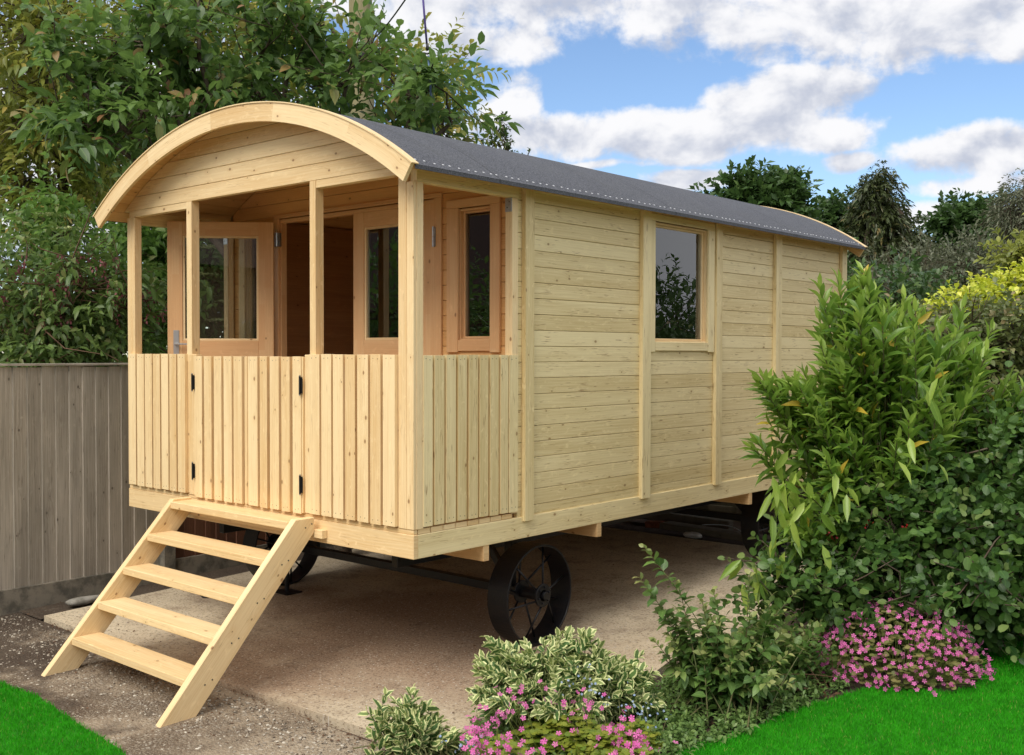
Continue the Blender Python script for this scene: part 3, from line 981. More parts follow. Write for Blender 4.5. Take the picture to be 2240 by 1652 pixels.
# side walls (right has the window), and the far wall
WIN = (2.045, 2.725, 1.650, 2.440)
def side_wall(xo, xi, holes, name):
    mb = MB()
    wall_rows(mb, 1, .772, LEN, min(xo, xi), max(xo, xi), holes, .705, 2.545)
    # backing behind the grooves
    inner = xi+(.004 if xi < xo else -.004); s = -1 if xi < xo else 1
    x0, x1 = sorted((xi+s*.004, xi+s*.016))
    y = .775
    for h in holes:
        mb.box(x0, x1, y, h[0], .71, 2.54, 1, 1); mb.box(x0, x1, h[0], h[1], .71, h[2], 1, 1); mb.box(x0, x1, h[0], h[1], h[3], 2.54, 1, 1); y = h[1]
    mb.box(x0, x1, y, LEN-.06, .71, 2.54, 1, 1)
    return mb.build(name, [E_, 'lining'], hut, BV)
side_wall(-.012, -.036, [WIN], 'side_wall')
side_wall(-W+.012, -W+.036, [WIN], 'side_wall')
mb = MB(); wall_rows(mb, 0, -W+.053, -.053, 4.812, 4.848, [], .705, 2.50); gable_rows(mb, 4.812, 4.848, 2.5052, RI)
for i in range(20):
    mb.box(-W+.055, -.055, 4.790, 4.808, .745+i*.0868, .745+(i+1)*.0868-.003, 0, 1)
mb.build('rear_wall', [E_, 'lining'], hut, BV)
# top board under the eaves above the wall
for x0, x1 in ((-.0118, -.004), (-W+.004, -W+.0118)):
    mb = MB(); mb.box(x0, x1, .80, 4.80, 2.475, 2.532, 1); mb.build('wall_plate', E_, hut, BV)
# battens
for y0, y1, zb in ((.805, .880, .692), (1.915, 2.005, .700), (2.790, 2.868, .704), (3.640, 3.728, .707), (4.775, 4.862, .707)):
    for x0, x1 in ((-.0115, .018), (-W-.018, -W+.0115)):
        if y0 < 4.7 and y0 != 2.79 and y0 != 1.915 or True:
            mb = MB(); mb.box(x0, x1, y0, y1, zb, 2.505, 2); mb.build('batten', E_, hut, BV)

# skirt boards
mb = MB(); mb.box(-W, 0, 0.0, .030, .60, .718, 0); mb.build('skirt_board', S, hut, BV)
mb = MB(); mb.box(-.030, -.0005, .031, LEN, .60, .716, 1); mb.build('skirt_board', E_, hut, BV)
mb = MB(); mb.box(-W+.0005, -W+.030, .031, LEN, .60, .716, 1); mb.build('skirt_board', E_, hut, BV)
mb = MB(); mb.box(-W+.031, -.031, LEN-.03, LEN-.001, .60, .716, 0); mb.build('skirt_board', E_, hut, BV)
mb = MB(); mb.box(-W+.004, -.004, .004, .030, .7185, .742, 0); mb.build('threshold', S, hut, BV)
# floor, board ends show along the open side of the porch
mb = MB(); y = .034
while y < 4.79:
    e = .004 if y < .70 else .045
    mb.box(-W+e, -e, y, y+PB-.006, .7185, .743, 0); y += PB
mb.build('floor', S, hut)
mb = MB(); mb.box(-W+.04, -.04, .04, 4.8, .696, .7165, 1); mb.build('floor_underside', 'end', hut)
# joists across the underside
for y0 in (.498, 1.478, 3.29, 4.45, 2.35):
    mb = MB(); mb.box(-W+.002, -.002, y0, y0+.044, .518 if y0 != 2.35 else .60, .5995 if y0 != 2.35 else .69, 0)
    mb.build('joist', 'end', hut, BV)

# ---- porch
mb = MB(); mb.box(-.050, -.0015, 0.0, .020, .743, 2.424, 2); mb.box(-.052, -.0, .0202, .066, .743, 2.424, 2)
mb.box(-.108, -.0505, -.001, .045, .743, 2.463, 2)
mb.build('corner_post', S, hut, BV)
mb = MB(); mb.box(-W, -W+.046, -.001, .019, .743, 2.463, 2); mb.box(-W+.0465, -W+.088, -.0, .050, .743, 2.463, 2); mb.box(-W, -W+.046, .0195, .066, .743, 2.424, 2)
mb.build('corner_post', S, hut, BV)
for x0, x1 in ((-1.984, -1.930), (-.797, -.748)):
    mb = MB(); mb.box(x0, x1, -.001, .055, 1.545, 2.505, 2); mb.build('porch_post', S, hut, BV)
for x0, x1 in ((-1.975, -1.884), (-.841, -.783)):
    mb = MB(); mb.box(x0, x1, -.0015, .040, .743, 1.588, 2); mb.build('gate_post', S, hut, BV)
# heads over the side bays and the beams
for x0, x1 in ((-W+.02, -1.932), (-.7475, -.052)):
    mb = MB(); mb.box(x0, x1, .0025, .045, 2.4635, 2.5045, 0); mb.build('porch_head', S, hut, BV)
for xa, xb in ((-.046, 0), (-W, -W+.046)):
    mb = MB(); mb.box(xa, xb, .0205 if xa == -.046 else .021, .770, 2.4245, 2.506, 1); mb.build('porch_beam', E_, hut, BV)
# rear porch posts with a dark metal angle at the top
for sx in (0, -W):
    s = 1 if sx == 0 else -1
    x0, x1 = sorted((sx-s*.052, sx-s*.001))
    mb = MB(); mb.box(x0, x1, .718, .766, .743, 2.4235, 2); pp = mb.build('porch_post', S, hut, BV)
    mb = MB(); mb.box(x0+.002, x1-.002, .7155, .7175, 2.350, 2.4225); 
    mb.box(x0+.014, x0+.020, .7135, .7155, 2.37, 2.376, m=1); mb.box(x0+.028, x0+.034, .7135, .7155, 2.40, 2.406, m=1)
    mb.build('angle_bracket', ['zinc', 'nail'], pp)

def slats(spans, lo, hi, face, horiz=True, out=-1, back=None, rails=True, rail_dz=.045):
    """vertical slats nailed to two rails. spans are (a0, a1) along the panel"""
    mb = MB(); t = .026
    f0, f1 = sorted((face, face-out*t))
    r0, r1 = sorted((face-out*(t+.0005), face-out*(t+.030)))
    spans = [(q0-.0005, q1+.0005) for q0, q1 in spans]
    for a0, a1 in spans:
        dz = random.uniform(-.002, .002)
        if horiz: mb.box(a0, a1, f0, f1, lo+dz, hi+random.uniform(-.0015, .0015), 2)
        else: mb.box(f0, f1, a0, a1, lo+dz, hi+random.uniform(-.0015, .0015), 2)
        w = a1-a0
        for zz in (hi-.020, lo+.022):
            for q in (.28, .72):
                a = a0+w*q+random.uniform(-.003, .003); z = zz+random.uniform(-.003, .003)
                e = face+out*.0008
                if horiz: mb.box(a-.0024, a+.0024, min(e, face-out*.001), max(e, face-out*.001), z-.0024, z+.0024, m=1)
                else: mb.box(min(e, face-out*.001), max(e, face-out*.001), a-.0024, a+.0024, z-.0024, z+.0024, m=1)
    A0, A1_ = spans[0][0]-.004, spans[-1][1]+.004
    for z0, z1 in ((hi-rail_dz, hi-.0015), (lo+.004, lo+rail_dz)):
        if horiz: mb.box(A0, A1_, r0, r1, z0, z1, 0)
        else: mb.box(r0, r1, A0, A1_, z0, z1, 1)
    return mb

def even(a0, a1, n, gap):
    p = (a1-a0+gap)/n
    return [(a0+i*p, a0+i*p+p-gap) for i in range(n)]
slats([(-2.632, -2.553), (-2.535, -2.452), (-2.437, -2.357), (-2.340, -2.262), (-2.244, -2.167), (-2.150, -2.075), (-2.058, -1.978)],
      .750, 1.589, -.021).build('slat_panel', [S, 'nail'], hut, .0015)
slats([(-.780, -.694), (-.677, -.598), (-.581, -.503), (-.484, -.409), (-.390, -.309), (-.292, -.216), (-.198, -.112)],
      .748, 1.591, -.021).build('slat_panel', [S, 'nail'], hut, .0015)
slats([(.066, .126), (.141, .207), (.222, .288), (.304, .367), (.385, .450), (.465, .528), (.544, .609), (.626, .684), (.695, .764)],
      .752, 1.589, .003, False, 1).build('slat_panel', [E_, 'nail'], hut, .0015)
slats(even(.066, .764, 9, .016), .752, 1.589, -W-.003, False, -1).build('slat_panel', [E_, 'nail'], hut, .0015)
# gate leaves
for spans, hx, side in (([(-1.873, -1.801), (-1.776, -1.702), (-1.674, -1.599), (-1.574, -1.496), (-1.475, -1.396)], -1.889, 1),
                        ([(-1.333, -1.246), (-1.223, -1.157), (-1.130, -1.050), (-1.026, -.953), (-.926, -.855)], -.851, -1)):
    mb = slats(spans, .738, 1.578, -.017, rail_dz=.07)
    a0, a1 = (-1.890, -1.8745) if side > 0 else (-.853, -.8425)
    mb.box(a0, a1, -.012, .006, .742, 1.575, 2)
    if side > 0:
        mb.box(-1.378, -1.352, -.010, .006, .742, 1.576, 2)
    else:
        mb.box(-1.3505, -1.334, -.008, .006, .742, 1.576, 2)
    g = mb.build('gate', [S, 'nail'], hut, .0015)
    for z0, z1 in ((1.372, 1.470), (.842, .940)):
        if side < 0: z0 += .004; z1 += .004
        mb = MB()
        mb.box(hx-.014, hx-.002, -.0215, -.0185, z0+.006, z1-.006); mb.box(hx+.002, hx+.014, -.0215, -.0185, z0+.006, z1-.006)
        mb.tube([(hx, -.026, z0), (hx, -.026, z1)], .0055, 10)
        mb.tube([(hx, -.026, z0-.006), (hx, -.026, z0)], .0042, 10, m=1); mb.tube([(hx, -.026, z1), (hx, -.026, z1+.006)], .0042, 10, m=1)
        mb.build('hinge', ['hinge', 'zinc'], g)
# ledger that carries the steps
mb = MB(); mb.box(-2.005, -.655, -.036, -.0005, .628, .672, 0); mb.build('step_ledger', S, hut, BV)

# ---- back wall of the porch: boards, double doors, two narrow windows
YB = .772
D0, D1, DZ0, DZ1 = -2.115, -.620, .745, 2.482        # door opening
WR = (-.452, -.188, 1.662, 2.412)                    # right narrow window opening
WL = (-2.494, -2.230, 1.662, 2.412)
mb = MB()
wall_rows(mb, 0, -W+.054, -.054, YB, YB+.034, [(D0, D1, .70, DZ1), WR, WL], .744, 2.503)
gable_rows(mb, YB, YB+.034, 2.5052, RI)
for a, b in ((-W+.056, WL[0]), (WL[1], D0), (D1, WR[0]), (WR[1], -.056)):
    mb.box(a, b, YB+.036, YB+.046, .745, 2.50, 2)
for wq in (WL, WR):
    mb.box(wq[0], wq[1], YB+.036, YB+.046, .745, wq[2], 0); mb.box(wq[0], wq[1], YB+.036, YB+.046, wq[3], 2.50, 0)
mb.box(D0, D1, YB+.036, YB+.046, DZ1+.001, 2.50, 0)
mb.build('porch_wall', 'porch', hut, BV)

def framed(parent, ax, a0, a1, z0, z1, p, out, tw, mat_in='cedar', trim=None, depth=.05, sash=.026, name='window', low=None):
    """window in a wall: lining, sash and pane. ax 0: runs along x with face at y=p; ax 1: along y with face at x=p"""
    def B(mb, u0, u1, d0, d1, q0, q1, g):
        e0, e1 = sorted((p+out*d0, p+out*d1))
        if ax == 0: mb.box(u0, u1, e0, e1, q0, q1, g if g != 0 else 0)
        else: mb.box(e0, e1, u0, u1, q0, q1, 1 if g == 0 else 2)
    mb = MB()
    t0, t1, tt, tb = tw     # trim widths left, right, top, bottom
    B(mb, a0-t0, a0+.006, .0005, .018, z0-tb-.008, z1+.004, 2); B(mb, a1-.006, a1+t1, .0005, .018, z0-tb-.008, z1+.004, 2)
    B(mb, a0-t0-.001, a1+t1+.001, .0005, .0185, z1+.0045, z1+tt, 0)
    B(mb, a0+.0065, a1-.0065, .0005, .0165, z0-tb, z0+.004, 0)
    w = mb.build(name, trim or S, parent, BV)
    mb = MB()
    B(mb, a0+.001, a0+.012, -depth, -.0005, z0, z1, 2); B(mb, a1-.012, a1-.001, -depth, -.0005, z0, z1, 2)
    B(mb, a0+.0125, a1-.0125, -depth, -.0005, z1-.012, z1-.0005, 0); B(mb, a0+.0125, a1-.0125, -depth, .004, z0+.0005, z0+.012, 0)
    s0, s1 = -depth+.004, -depth+.028
    B(mb, a0+.0125, a0+.0125+sash, s0, s1, z0+.0125, z1-.0125, 2); B(mb, a1-.0125-sash, a1-.0125, s0, s1, z0+.0125, z1-.0125, 2)
    B(mb, a0+.013+sash, a1-.013-sash, s0, s1, z1-.0125-sash, z1-.013, 0); B(mb, a0+.013+sash, a1-.013-sash, s0, s1, z0+.013, z0+.0125+sash, 0)
    mb.build('frame', mat_in, w, .0015)
    mb = MB()
    B(mb, a0+.012+sash, a1-.012-sash, -depth+.014, -depth+.018, z0+.012+sash, z1-.012-sash, 0)
    mb.build('pane', 'glass', w)
    return w
framed(hut, 1, 2.062, 2.708, 1.668, 2.424, -.012, 1, (.060, .075, .048, .052), S, E_, .05, .014)
framed(hut, 1, 2.062, 2.708, 1.668, 2.424, -W+.012, -1, (.060, .075, .048, .052), S, E_, .05, .014)
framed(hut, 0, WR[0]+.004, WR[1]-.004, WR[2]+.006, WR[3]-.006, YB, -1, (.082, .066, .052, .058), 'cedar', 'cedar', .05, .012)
framed(hut, 0, WL[0]+.004, WL[1]-.004, WL[2]+.006, WL[3]-.006, YB, -1, (.066, .082, .052, .058), S, S, .05, .012)
# door frame
mb = MB()
mb.box(D0-.045, D0+.012, YB-.016, YB-.0005, .745, DZ1+.004, 2); mb.box(D1-.012, D1+.045, YB-.016, YB-.0005, .745, DZ1+.004, 2)
mb.box(D0-.046, D1+.046, YB-.0155, YB-.0003, DZ1+.0045, DZ1+.030, 0)
mb.box(D0+.001, D0+.024, YB, YB+.046, .745, DZ1-.001, 2); mb.box(D1-.024, D1-.001, YB, YB+.046, .745, DZ1-.001, 2)
mb.box(D0+.0245, D1-.0245, YB, YB+.046, DZ1-.024, DZ1-.0005, 0)
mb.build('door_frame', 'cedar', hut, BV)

def door_leaf(hx, hy, ang, wd, side):
    """leaf hinged at (hx, hy); ang is the direction the leaf runs from the hinge"""
    d = np.array((math.cos(ang), math.sin(ang), 0)); n = np.array((-d[1], d[0], 0))*side
    h = np.array((hx, hy, 0)); z0, z1, th = .752, 2.458, .040
    def B(mb, u0, u1, q0, q1, e0=0.0, e1=th, g=2, m=0):
        c = h+d*(u0+u1)/2+n*(e0+e1)/2; c[2] = (q0+q1)/2
        ax = [d*(u1-u0)/2, n*(e1-e0)/2, np.array((0, 0, (q1-q0)/2))]
        mb.obox(c, ax, 0 if g == 0 else 2, m)
    sl, tr, br = .098, .092, .105
    mb = MB()
    B(mb, 0, sl, z0, z1); B(mb, wd-sl, wd, z0, z1)
    B(mb, sl+.0003, wd-sl-.0003, z1-tr, z1-.0004, .0005, th-.0005, 0)
    B(mb, sl+.0003, wd-sl-.0003, 1.572, 1.572+br, .0005, th-.0005, 0)
    B(mb, sl+.0003, wd-sl-.0003, z0, z0+.13, .0005, th-.0005, 0)
    for i in range(5):
        pw = (wd-2*sl)/5
        B(mb, sl+i*pw+.001, sl+(i+1)*pw-.001, z0+.1303, 1.5717, .010, th-.010)
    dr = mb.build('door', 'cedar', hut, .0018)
    zb = 1.572+br
    mb = MB()     # glazing beads
    B(mb, sl+.0005, sl+.014, zb+.0005, z1-tr-.0005, .006, th-.006); B(mb, wd-sl-.014, wd-sl-.0005, zb+.0005, z1-tr-.0005, .006, th-.006)
    B(mb, sl+.0145, wd-sl-.0145, zb+.0005, zb+.014, .006, th-.006, 0); B(mb, sl+.0145, wd-sl-.0145, z1-tr-.014, z1-tr-.0005, .006, th-.006, 0)
    mb.build('glazing_bead', S, dr, .001)
    mb = MB(); B(mb, sl+.012, wd-sl-.012, zb+.012, z1-tr-.012, th/2-.002, th/2+.002); mb.build('pane', 'glass', dr)
    return dr, B
dr, DB = door_leaf(D0-.004, YB-.034, math.atan2(-.50, -.50)-.01, .690, 1)
mb = MB()
for e0, e1 in ((-.004, .0), (.040, .044)):
    DB(mb, .690-.075, .690-.038, 1.585, 1.745, e0, e1)
    s = -1 if e0 < 0 else 1
    e = e0 if s < 0 else e1
    lo, hi = sorted((e, e+s*.030)); DB(mb, .690-.062, .690-.050, 1.648, 1.660, lo, hi)
    lo, hi = sorted((e+s*.022, e+s*.034)); DB(mb, .690-.160, .690-.050, 1.649, 1.659, lo, hi)
mb.build('handle', 'steel', dr, .001)
mb = MB()
for q in (.0, .014, .028):
    mb.tube([(D0+.004+q, YB-.040, 2.300), (D0+.004+q, YB-.040, 2.390)], .0062, 8)
mb.box(D0-.010, D0+.048, YB-.0335, YB-.0175, 2.30, 2.39)
mb.build('hinge', 'zinc', dr)
dr2, DB2 = door_leaf(D1-.026, YB+.002, PI, .715, -1)
mb = MB()
mb.tube([(D1-.006, YB-.026, 2.205), (D1-.006, YB-.026, 2.262)], .0078, 12); mb.tube([(D1-.006, YB-.026, 2.264), (D1-.006, YB-.026, 2.320)], .0078, 12)
mb.box(D1-.006, D1+.004, YB-.022, YB-.0165, 2.21, 2.315)
mb.build('hinge', 'zinc', dr2)

# ceiling ties inside, barely seen through the door
mb = MB()
for y in (1.9, 2.9, 3.9):
    mb.box(-W+.05, -.05, y, y+.04, 2.44, 2.50, 0)
mb.build('ceiling_tie', 'end', hut)

# ---- chassis, axles and wheels
mb = MB()
for x in (-.52, -2.16):
    mb.box(x-.025, x+.025, .35, 4.6, .440, .5175, 1)
mb.build('chassis_rail', 'iron', hut, .003)

def wheel(xo, yc, zc, R, s):
    """xo: outer face, s: +1 for the right hand side"""
    wd = .150
    x0 = xo-wd if s > 0 else xo
    root_mb = MB(); root_mb.ring((x0, yc, zc), 0, R-.012, R, wd, 64)
    w = root_mb.build('wheel', 'iron', hut)
    for p in w.data.polygons: p.use_smooth = False
    md = w.modifiers.new('edge', 'BEVEL'); md.width = .003; md.segments = 2; md.limit_method = 'ANGLE'
    a, b = (xo+s*.022, xo-s*.150)
    mb = MB()
    lo, hi = sorted((a, b))
    mb.tube([(lo, yc, zc), (hi, yc, zc)], .034, 20)
    for x in (a, b):
        q0, q1 = x, x-(s if x == a else -s)*.014
        mb.tube([(q0, yc, zc), (q1, yc, zc)], .066, 24)
    mb.tube([(a, yc, zc), (a+s*.02, yc, zc)], .024, 12)
    for k in range(6):
        t = 2*PI*k/6+.3
        mb.tube([(a, yc+.045*math.cos(t), zc+.045*math.sin(t)), (a+s*.010, yc+.045*math.cos(t), zc+.045*math.sin(t))], .007, 6)
    mb.build('hub', 'iron', w, .0015)
    for k in range(12):
        t = 2*PI*k/12+.22
        x_in = a-s*.008 if k % 2 == 0 else b+s*.008
        x_out = xo-s*(.055 if k % 2 == 0 else .095)
        p0 = (x_in, yc+.052*math.cos(t+.25), zc+.052*math.sin(t+.25)); p1 = (x_out, yc+(R-.011)*math.cos(t), zc+(R-.011)*math.sin(t))
        mb = MB(); mb.tube([p0, p1], .0062, 8); mb.build('spoke', 'iron', w, 0, True)
WY = (1.08, 3.90)
for i, yc in enumerate(WY):
    g0 = gz(yc); R = .285 if i == 0 else .285
    zc = g0+R
    for xo, s in ((-.10, 1), (-W+.10, -1)):
        wheel(xo, yc, zc, R, s)
    mb = MB(); mb.bar((-.27, yc, zc), (-W+.27, yc, zc), .048, .050); mb.build('axle', 'iron', hut, .003)
    for sx in (-.33, -W+.33):
        s = -1 if sx > -1.3 else 1
        mb = MB(); mb.bar((sx, yc, zc), (sx, yc, .5170), .045, .060, (1, 0, 0)); mb.build('axle_leg', 'iron', hut, .003)
        mb = MB(); mb.bar((sx-.01*s, yc-.001, zc+.01), (sx+s*.20, yc-.001, .5165), .045, .030, (0, 1, 0)); mb.build('brace', 'iron', hut, .003)
# steady leg behind the steps
p = gat(628, 1296)
mb = MB(); mb.tube([(p[0], p[1], gz(p[1])+.008), (p[0], p[1], .30)], .016, 12); mb.tube([(p[0], p[1], .16), (p[0], p[1], .44)], .024, 12)
leg = mb.build('steady_leg', 'iron', hut)
mb = MB(); mb.box(p[0]-.085, p[0]+.085, p[1]-.065, p[1]+.065, gz(p[1])+.001, gz(p[1])+.010); mb.build('foot_plate', 'iron', leg, .002)

# ------------------------------------------------------------------ steps
steps = thing('wooden_steps', 'open wooden flight of five treads leading up to the porch gate', 'steps', (-1.32, -.5, -.12))
SX0, SX1, ST = -1.920, -.715, .042
sg = -.147
# side profile in (y, z): top against the hut, foot cut level with the ground
def stringer_poly():
    return [(-.038, .738), (-.150, .738), (-.925, sg+.012*0), (-.748, sg), (-.038, .700-.085)]
top, foot0, foot1 = (-.158, .736), (-.942, sg), (-.752, sg)
sl = (top[1]-foot0[1])/(top[0]-foot0[0])
prof = [foot0, foot1, (-.038, foot1[1]+sl*(-.038-foot1[0])), (-.038, .736), top]
for x0 in (SX0, SX1-ST):
    mb = MB(); mb.prism(prof, 0, x0, x0+ST, 0)
    # run the grain up the slope
    d = unit(np.array((top[0]-foot0[0], top[1]-foot0[1]))); ou = random.random()*30
    mb.uv = [(ou+mb.v[i][1]*d[0]+mb.v[i][2]*d[1], ou-mb.v[i][1]*d[1]+mb.v[i][2]*d[0]+mb.v[i][0]) for f in mb.f for i in f]
    st = mb.build('stringer', S, steps, .003)
    if x0 > -1:
        mb = MB()
        for k in range(5):
            yy, zz = -.095-.150*k, .700-.1705*k
            for q in (0, .045):
                mb = MB(); mb.tube([(SX1-.001, yy+q*.9, zz-.012+q*.35), (SX1+.0016, yy+q*.9, zz-.012+q*.35)], .0042, 8)
                mb.build('screw_head', 'nail', st)
for k in range(5):
    y0 = -.181-.150*k; z1 = .7235-.1705*k
    y1 = -.040 if k == 0 else y0+.165
    mb = MB(); mb.box(SX0+ST+.0005, SX1-ST-.0005, y0, y1, z1-.040, z1, 0)
    mb.build('tread', S, steps, .003)

# ------------------------------------------------------------------ fences
def board_fence(name, label, p0, p1, z0, z1, mat='fence', lap=.092, group=None, post_at=(), board_below=True, seedz=.006):
    p0 = np.array(p0, float); p1 = np.array(p1, float)
    L = np.linalg.norm(p1-p0); d = (p1-p0)/L; n = np.array((-d[1], d[0]))
    g = gz((p0[1]+p1[1])/2)
    root = thing(name, label, 'fence', (p0[0], p0[1], g), group)
    mb = MB(); a = 0; i = 0
    d3 = np.array((d[0], d[1], 0)); 
    while a < L-.02:
        w = min(lap+.018, L-a)
        tl = .13
        dn = d3*math.cos(tl)+np.array((n[0], n[1], 0))*math.sin(tl)
        nn = np.array((-dn[1], dn[0], 0))
        zt = z1+random.uniform(-seedz, seedz)
        c = np.array((*(p0+d*(a+w/2)+n*random.uniform(0, .003)), (z0+zt)/2))
        mb.obox(c, (dn*w/2, nn*.007, np.array((0, 0, (zt-z0)/2))), 2)
        a += lap; i += 1
    mb.build('boards', mat, root)
    c0, c1 = p0, p1
    mb = MB(); mb.bar((*c0, z1+.014), (*c1, z1+.014), .050, .016); mb.build('capping', mat, root, .002)
    if board_below:
        mb = MB(); a = np.array((*p0, 0.)) ; b = np.array((*p1, 0.))
        ga, gb = gz(p0[1]), gz(p1[1])
        q = [(p0+n*-.02), (p1+n*-.02)]
        v = []
        for (pt, gg) in ((p0, ga), (p1, gb)):
            for off in (-.024, .024):
                for zz in (gg-.06, z0+.002):
                    v.append((pt[0]+n[0]*off, pt[1]+n[1]*off, zz))
        mb.v = v; mb.f = [(0, 4, 5, 1), (2, 3, 7, 6), (1, 5, 7, 3), (0, 2, 6, 4), (0, 1, 3, 2), (4, 6, 7, 5)]
        mb.uv = [(0, 0)]*24; mb.r = [.5]*6; mb.m = [0]*6
        mb.build('gravel_board', 'concrete', root, .003)
    for t in post_at:
        pt = p0+d*t
        mb = MB(); mb.box(pt[0]-.045, pt[0]+.050, pt[1]-.05, pt[1]+.05, g-.1, z1-.05, 2); mb.build('post', 'concrete', root, .006)
    return root
FX = -3.395
board_fence('fence', 'weathered grey close-board fence panel left of the steps', (FX, -1.10), (FX, .62), .030, 1.500, post_at=(1.79,), lap=.0955)
board_fence('fence', 'weathered fence panel beyond the concrete post, half hidden by the hut', (FX, .74), (FX, 2.55), .055, 1.50, 'fence_red', post_at=(1.87,))
board_fence('fence', 'stretch of weathered fence on the left outside the steps', (FX, -3.4), (FX, -1.12), -.02, 1.495)
board_fence('fence', 'brown fence panel behind the rear wheels', (FX, 2.67), (FX, 5.2), .10, 1.50, 'fence_red')
board_fence('fence', 'low grey slab fence across the back of the concrete', (FX+.02, 5.25), (1.1, 5.4), .16, .95, 'plank', lap=.30)
board_fence('fence', 'slate grey fence behind the round-leaved shrub at the right edge', (1.55, 3.35), (5.5, 3.9), .06, 1.15, 'fence_dark', board_below=False)
board_fence('fence', 'brown horizontal garden fence behind the long-leaved shrub', (1.9, 4.9), (6.5, 5.6), .12, 1.28, 'fence_red', lap=.14, board_below=False)

# ------------------------------------------------------------------ planting
TEMPL['peb'] = (np.array([(-.5, 0, 0), (.5, .05, 0), (0, .5, .02), (.05, -.5, 0), (0, 0, .32), (0, 0, -.3), (.3, .33, .2), (-.3, -.3, .2)]),
                [(0, 7, 4), (7, 3, 4), (3, 1, 4), (1, 6, 4), (6, 2, 4), (2, 0, 4), (0, 2, 5), (2, 1, 5), (1, 3, 5), (3, 0, 5)], [0]*8)

def blob(px, py, dep, rx, ry, w=1.0, rd=None):
    """ellipsoid of foliage standing where the pixel looks, radii given in px at that distance"""
    k = dep/F_PX
    return (at(px, py, dep), (rx*k, (rx if rd is None else rd)*k, ry*k), w)

def on_ground(px, py, dep):
    p = at(px, py, dep); return (p[0], p[1], gz(p[1]))

def to_px(p):
    d = np.asarray(p, float)-CAM
    w = d@_fw
    return 1120+F_PX*(d@_r)/w, 826-F_PX*(d@_u)/w
def clear_of_pole(p):
    # the real trees leave the pole and the cable in the open
    x, y = to_px(p)
    if 715 < x < 875 and y < 100: return False
    if x > 815 and y < 95-(x-815)*.0 and not (840 < x < 880 and y > 60): return False
    if x > 930 and y < 165: return False
    if x > 985: return False
    return True

# --- left of the hut
tree('cherry_tree', 'cherry tree with large green leaves and coppery tips arching over the roof', 'tree', on_ground(760, 700, 8.4),
     [blob(110, 110, 8.0, 30, 35, .25), blob(330, 110, 8.2, 130, 85, 1.2), blob(560, 120, 8.4, 150, 130, 2.0), blob(760, 190, 8.4, 130, 120, 1.8),
      blob(900, 220, 8.3, 100, 110, 1.3), blob(985, 270, 8.3, 40, 45, .35), blob(180, 270, 8.0, 80, 40, .4), blob(420, 240, 8.2, 140, 80, 1.1),
      blob(660, 30, 8.6, 170, 70, .9), blob(420, 0, 8.3, 190, 70, .8)],
     82, 7, 8, .122, .060, 'l_cherry', trunk_r=.07, crad=.26, tlen=.38, angle=.85, up=.8, young=.14, droop=.22, bend=-.05, show_twigs=.3, vis=clear_of_pole)
ct = bpy.data.objects['cherry_tree']
mb = MB(); Pb = []; Db = []
for path in ([(620, 420), (470, 350), (360, 290), (250, 215), (175, 160), (115, 90)], [(620, 400), (520, 320), (460, 245), (400, 150), (350, 75), (330, 10)], [(600, 400), (582, 300), (578, 232), (590, 120), (585, 0), (590, -60)],
             [(760, 330), (735, 260), (710, 200), (685, 120), (670, 50), (640, -20)], [(560, 420), (430, 365), (330, 325), (270, 300), (215, 280), (150, 262)], [(640, 360), (540, 290), (485, 240), (440, 180), (400, 125), (380, 60)],
             [(860, 330), (880, 280), (895, 230), (912, 190), (930, 160), (945, 135)]):
    q = [at(x, y, 9.8-1.9*i/(len(path)-1)) + RNG.normal(size=3)*.015 for i, (x, y) in enumerate(path)]
    mb.tube(q, list(np.linspace(.022, .006, len(q))), 6, caps=False)
    q = np.array(q)
    for k in range(44):
        t = .25+.75*RNG.random()**.8; i = min(int(t*(len(q)-1)), len(q)-2); f = t*(len(q)-1)-i
        Pb.append(q[i]*(1-f)+q[i+1]*f); Db.append((q[i+1]-q[i])+RNG.normal(size=3)*.20)
mb.build('branch', 'bark', ct, smooth=True)
P, D, N, tt, tw = sprays(np.array(Pb), np.array(Db), .16+.16*RNG.random(len(Pb)), 6, .9, .8, rank=3)
leaf_object('branch_leaves', P, D, N, .125*(.6+.6*RNG.random(len(P))), .060, 'l_cherry', ct, 'leaf', None, (tt > .85)*(RNG.random(len(P)) < .2)*1.0, .22)
tree('maple_tree', 'tall maple with small olive and golden leaves behind the cherry', 'tree', on_ground(30, 700, 12.0),
     [blob(90, 60, 11, 150, 110, 1.6), blob(120, 230, 11, 120, 90, 1.5), blob(330, 60, 11.5, 170, 110, 1.6), blob(60, 400, 11, 90, 60, .5), blob(220, 330, 11.5, 120, 70, 1.0)],
     175, 7, 9, .115, .048, 'l_maple', trunk_r=.11, crad=.40, tlen=.48, angle=1.0, up=.7, young=.5, droop=.35, show_twigs=.2, vis=clear_of_pole)
tree('maple_tree', 'olive leaved maple showing right of the pole above the roof', 'tree', on_ground(820, 720, 12.2),
     [blob(520, 40, 12, 140, 90, 1.1), blob(720, 60, 12, 120, 80, .9), blob(880, 130, 12, 60, 60, .7), blob(960, 210, 12, 60, 60, .9), blob(1005, 235, 12, 30, 50, .5), blob(960, 290, 12, 60, 40, .6), blob(640, 200, 12, 140, 90, .9)],
     105, 7, 9, .115, .048, 'l_maple', trunk_r=.09, crad=.38, tlen=.45, angle=1.0, up=.7, young=.5, droop=.35, show_twigs=.2, vis=clear_of_pole)
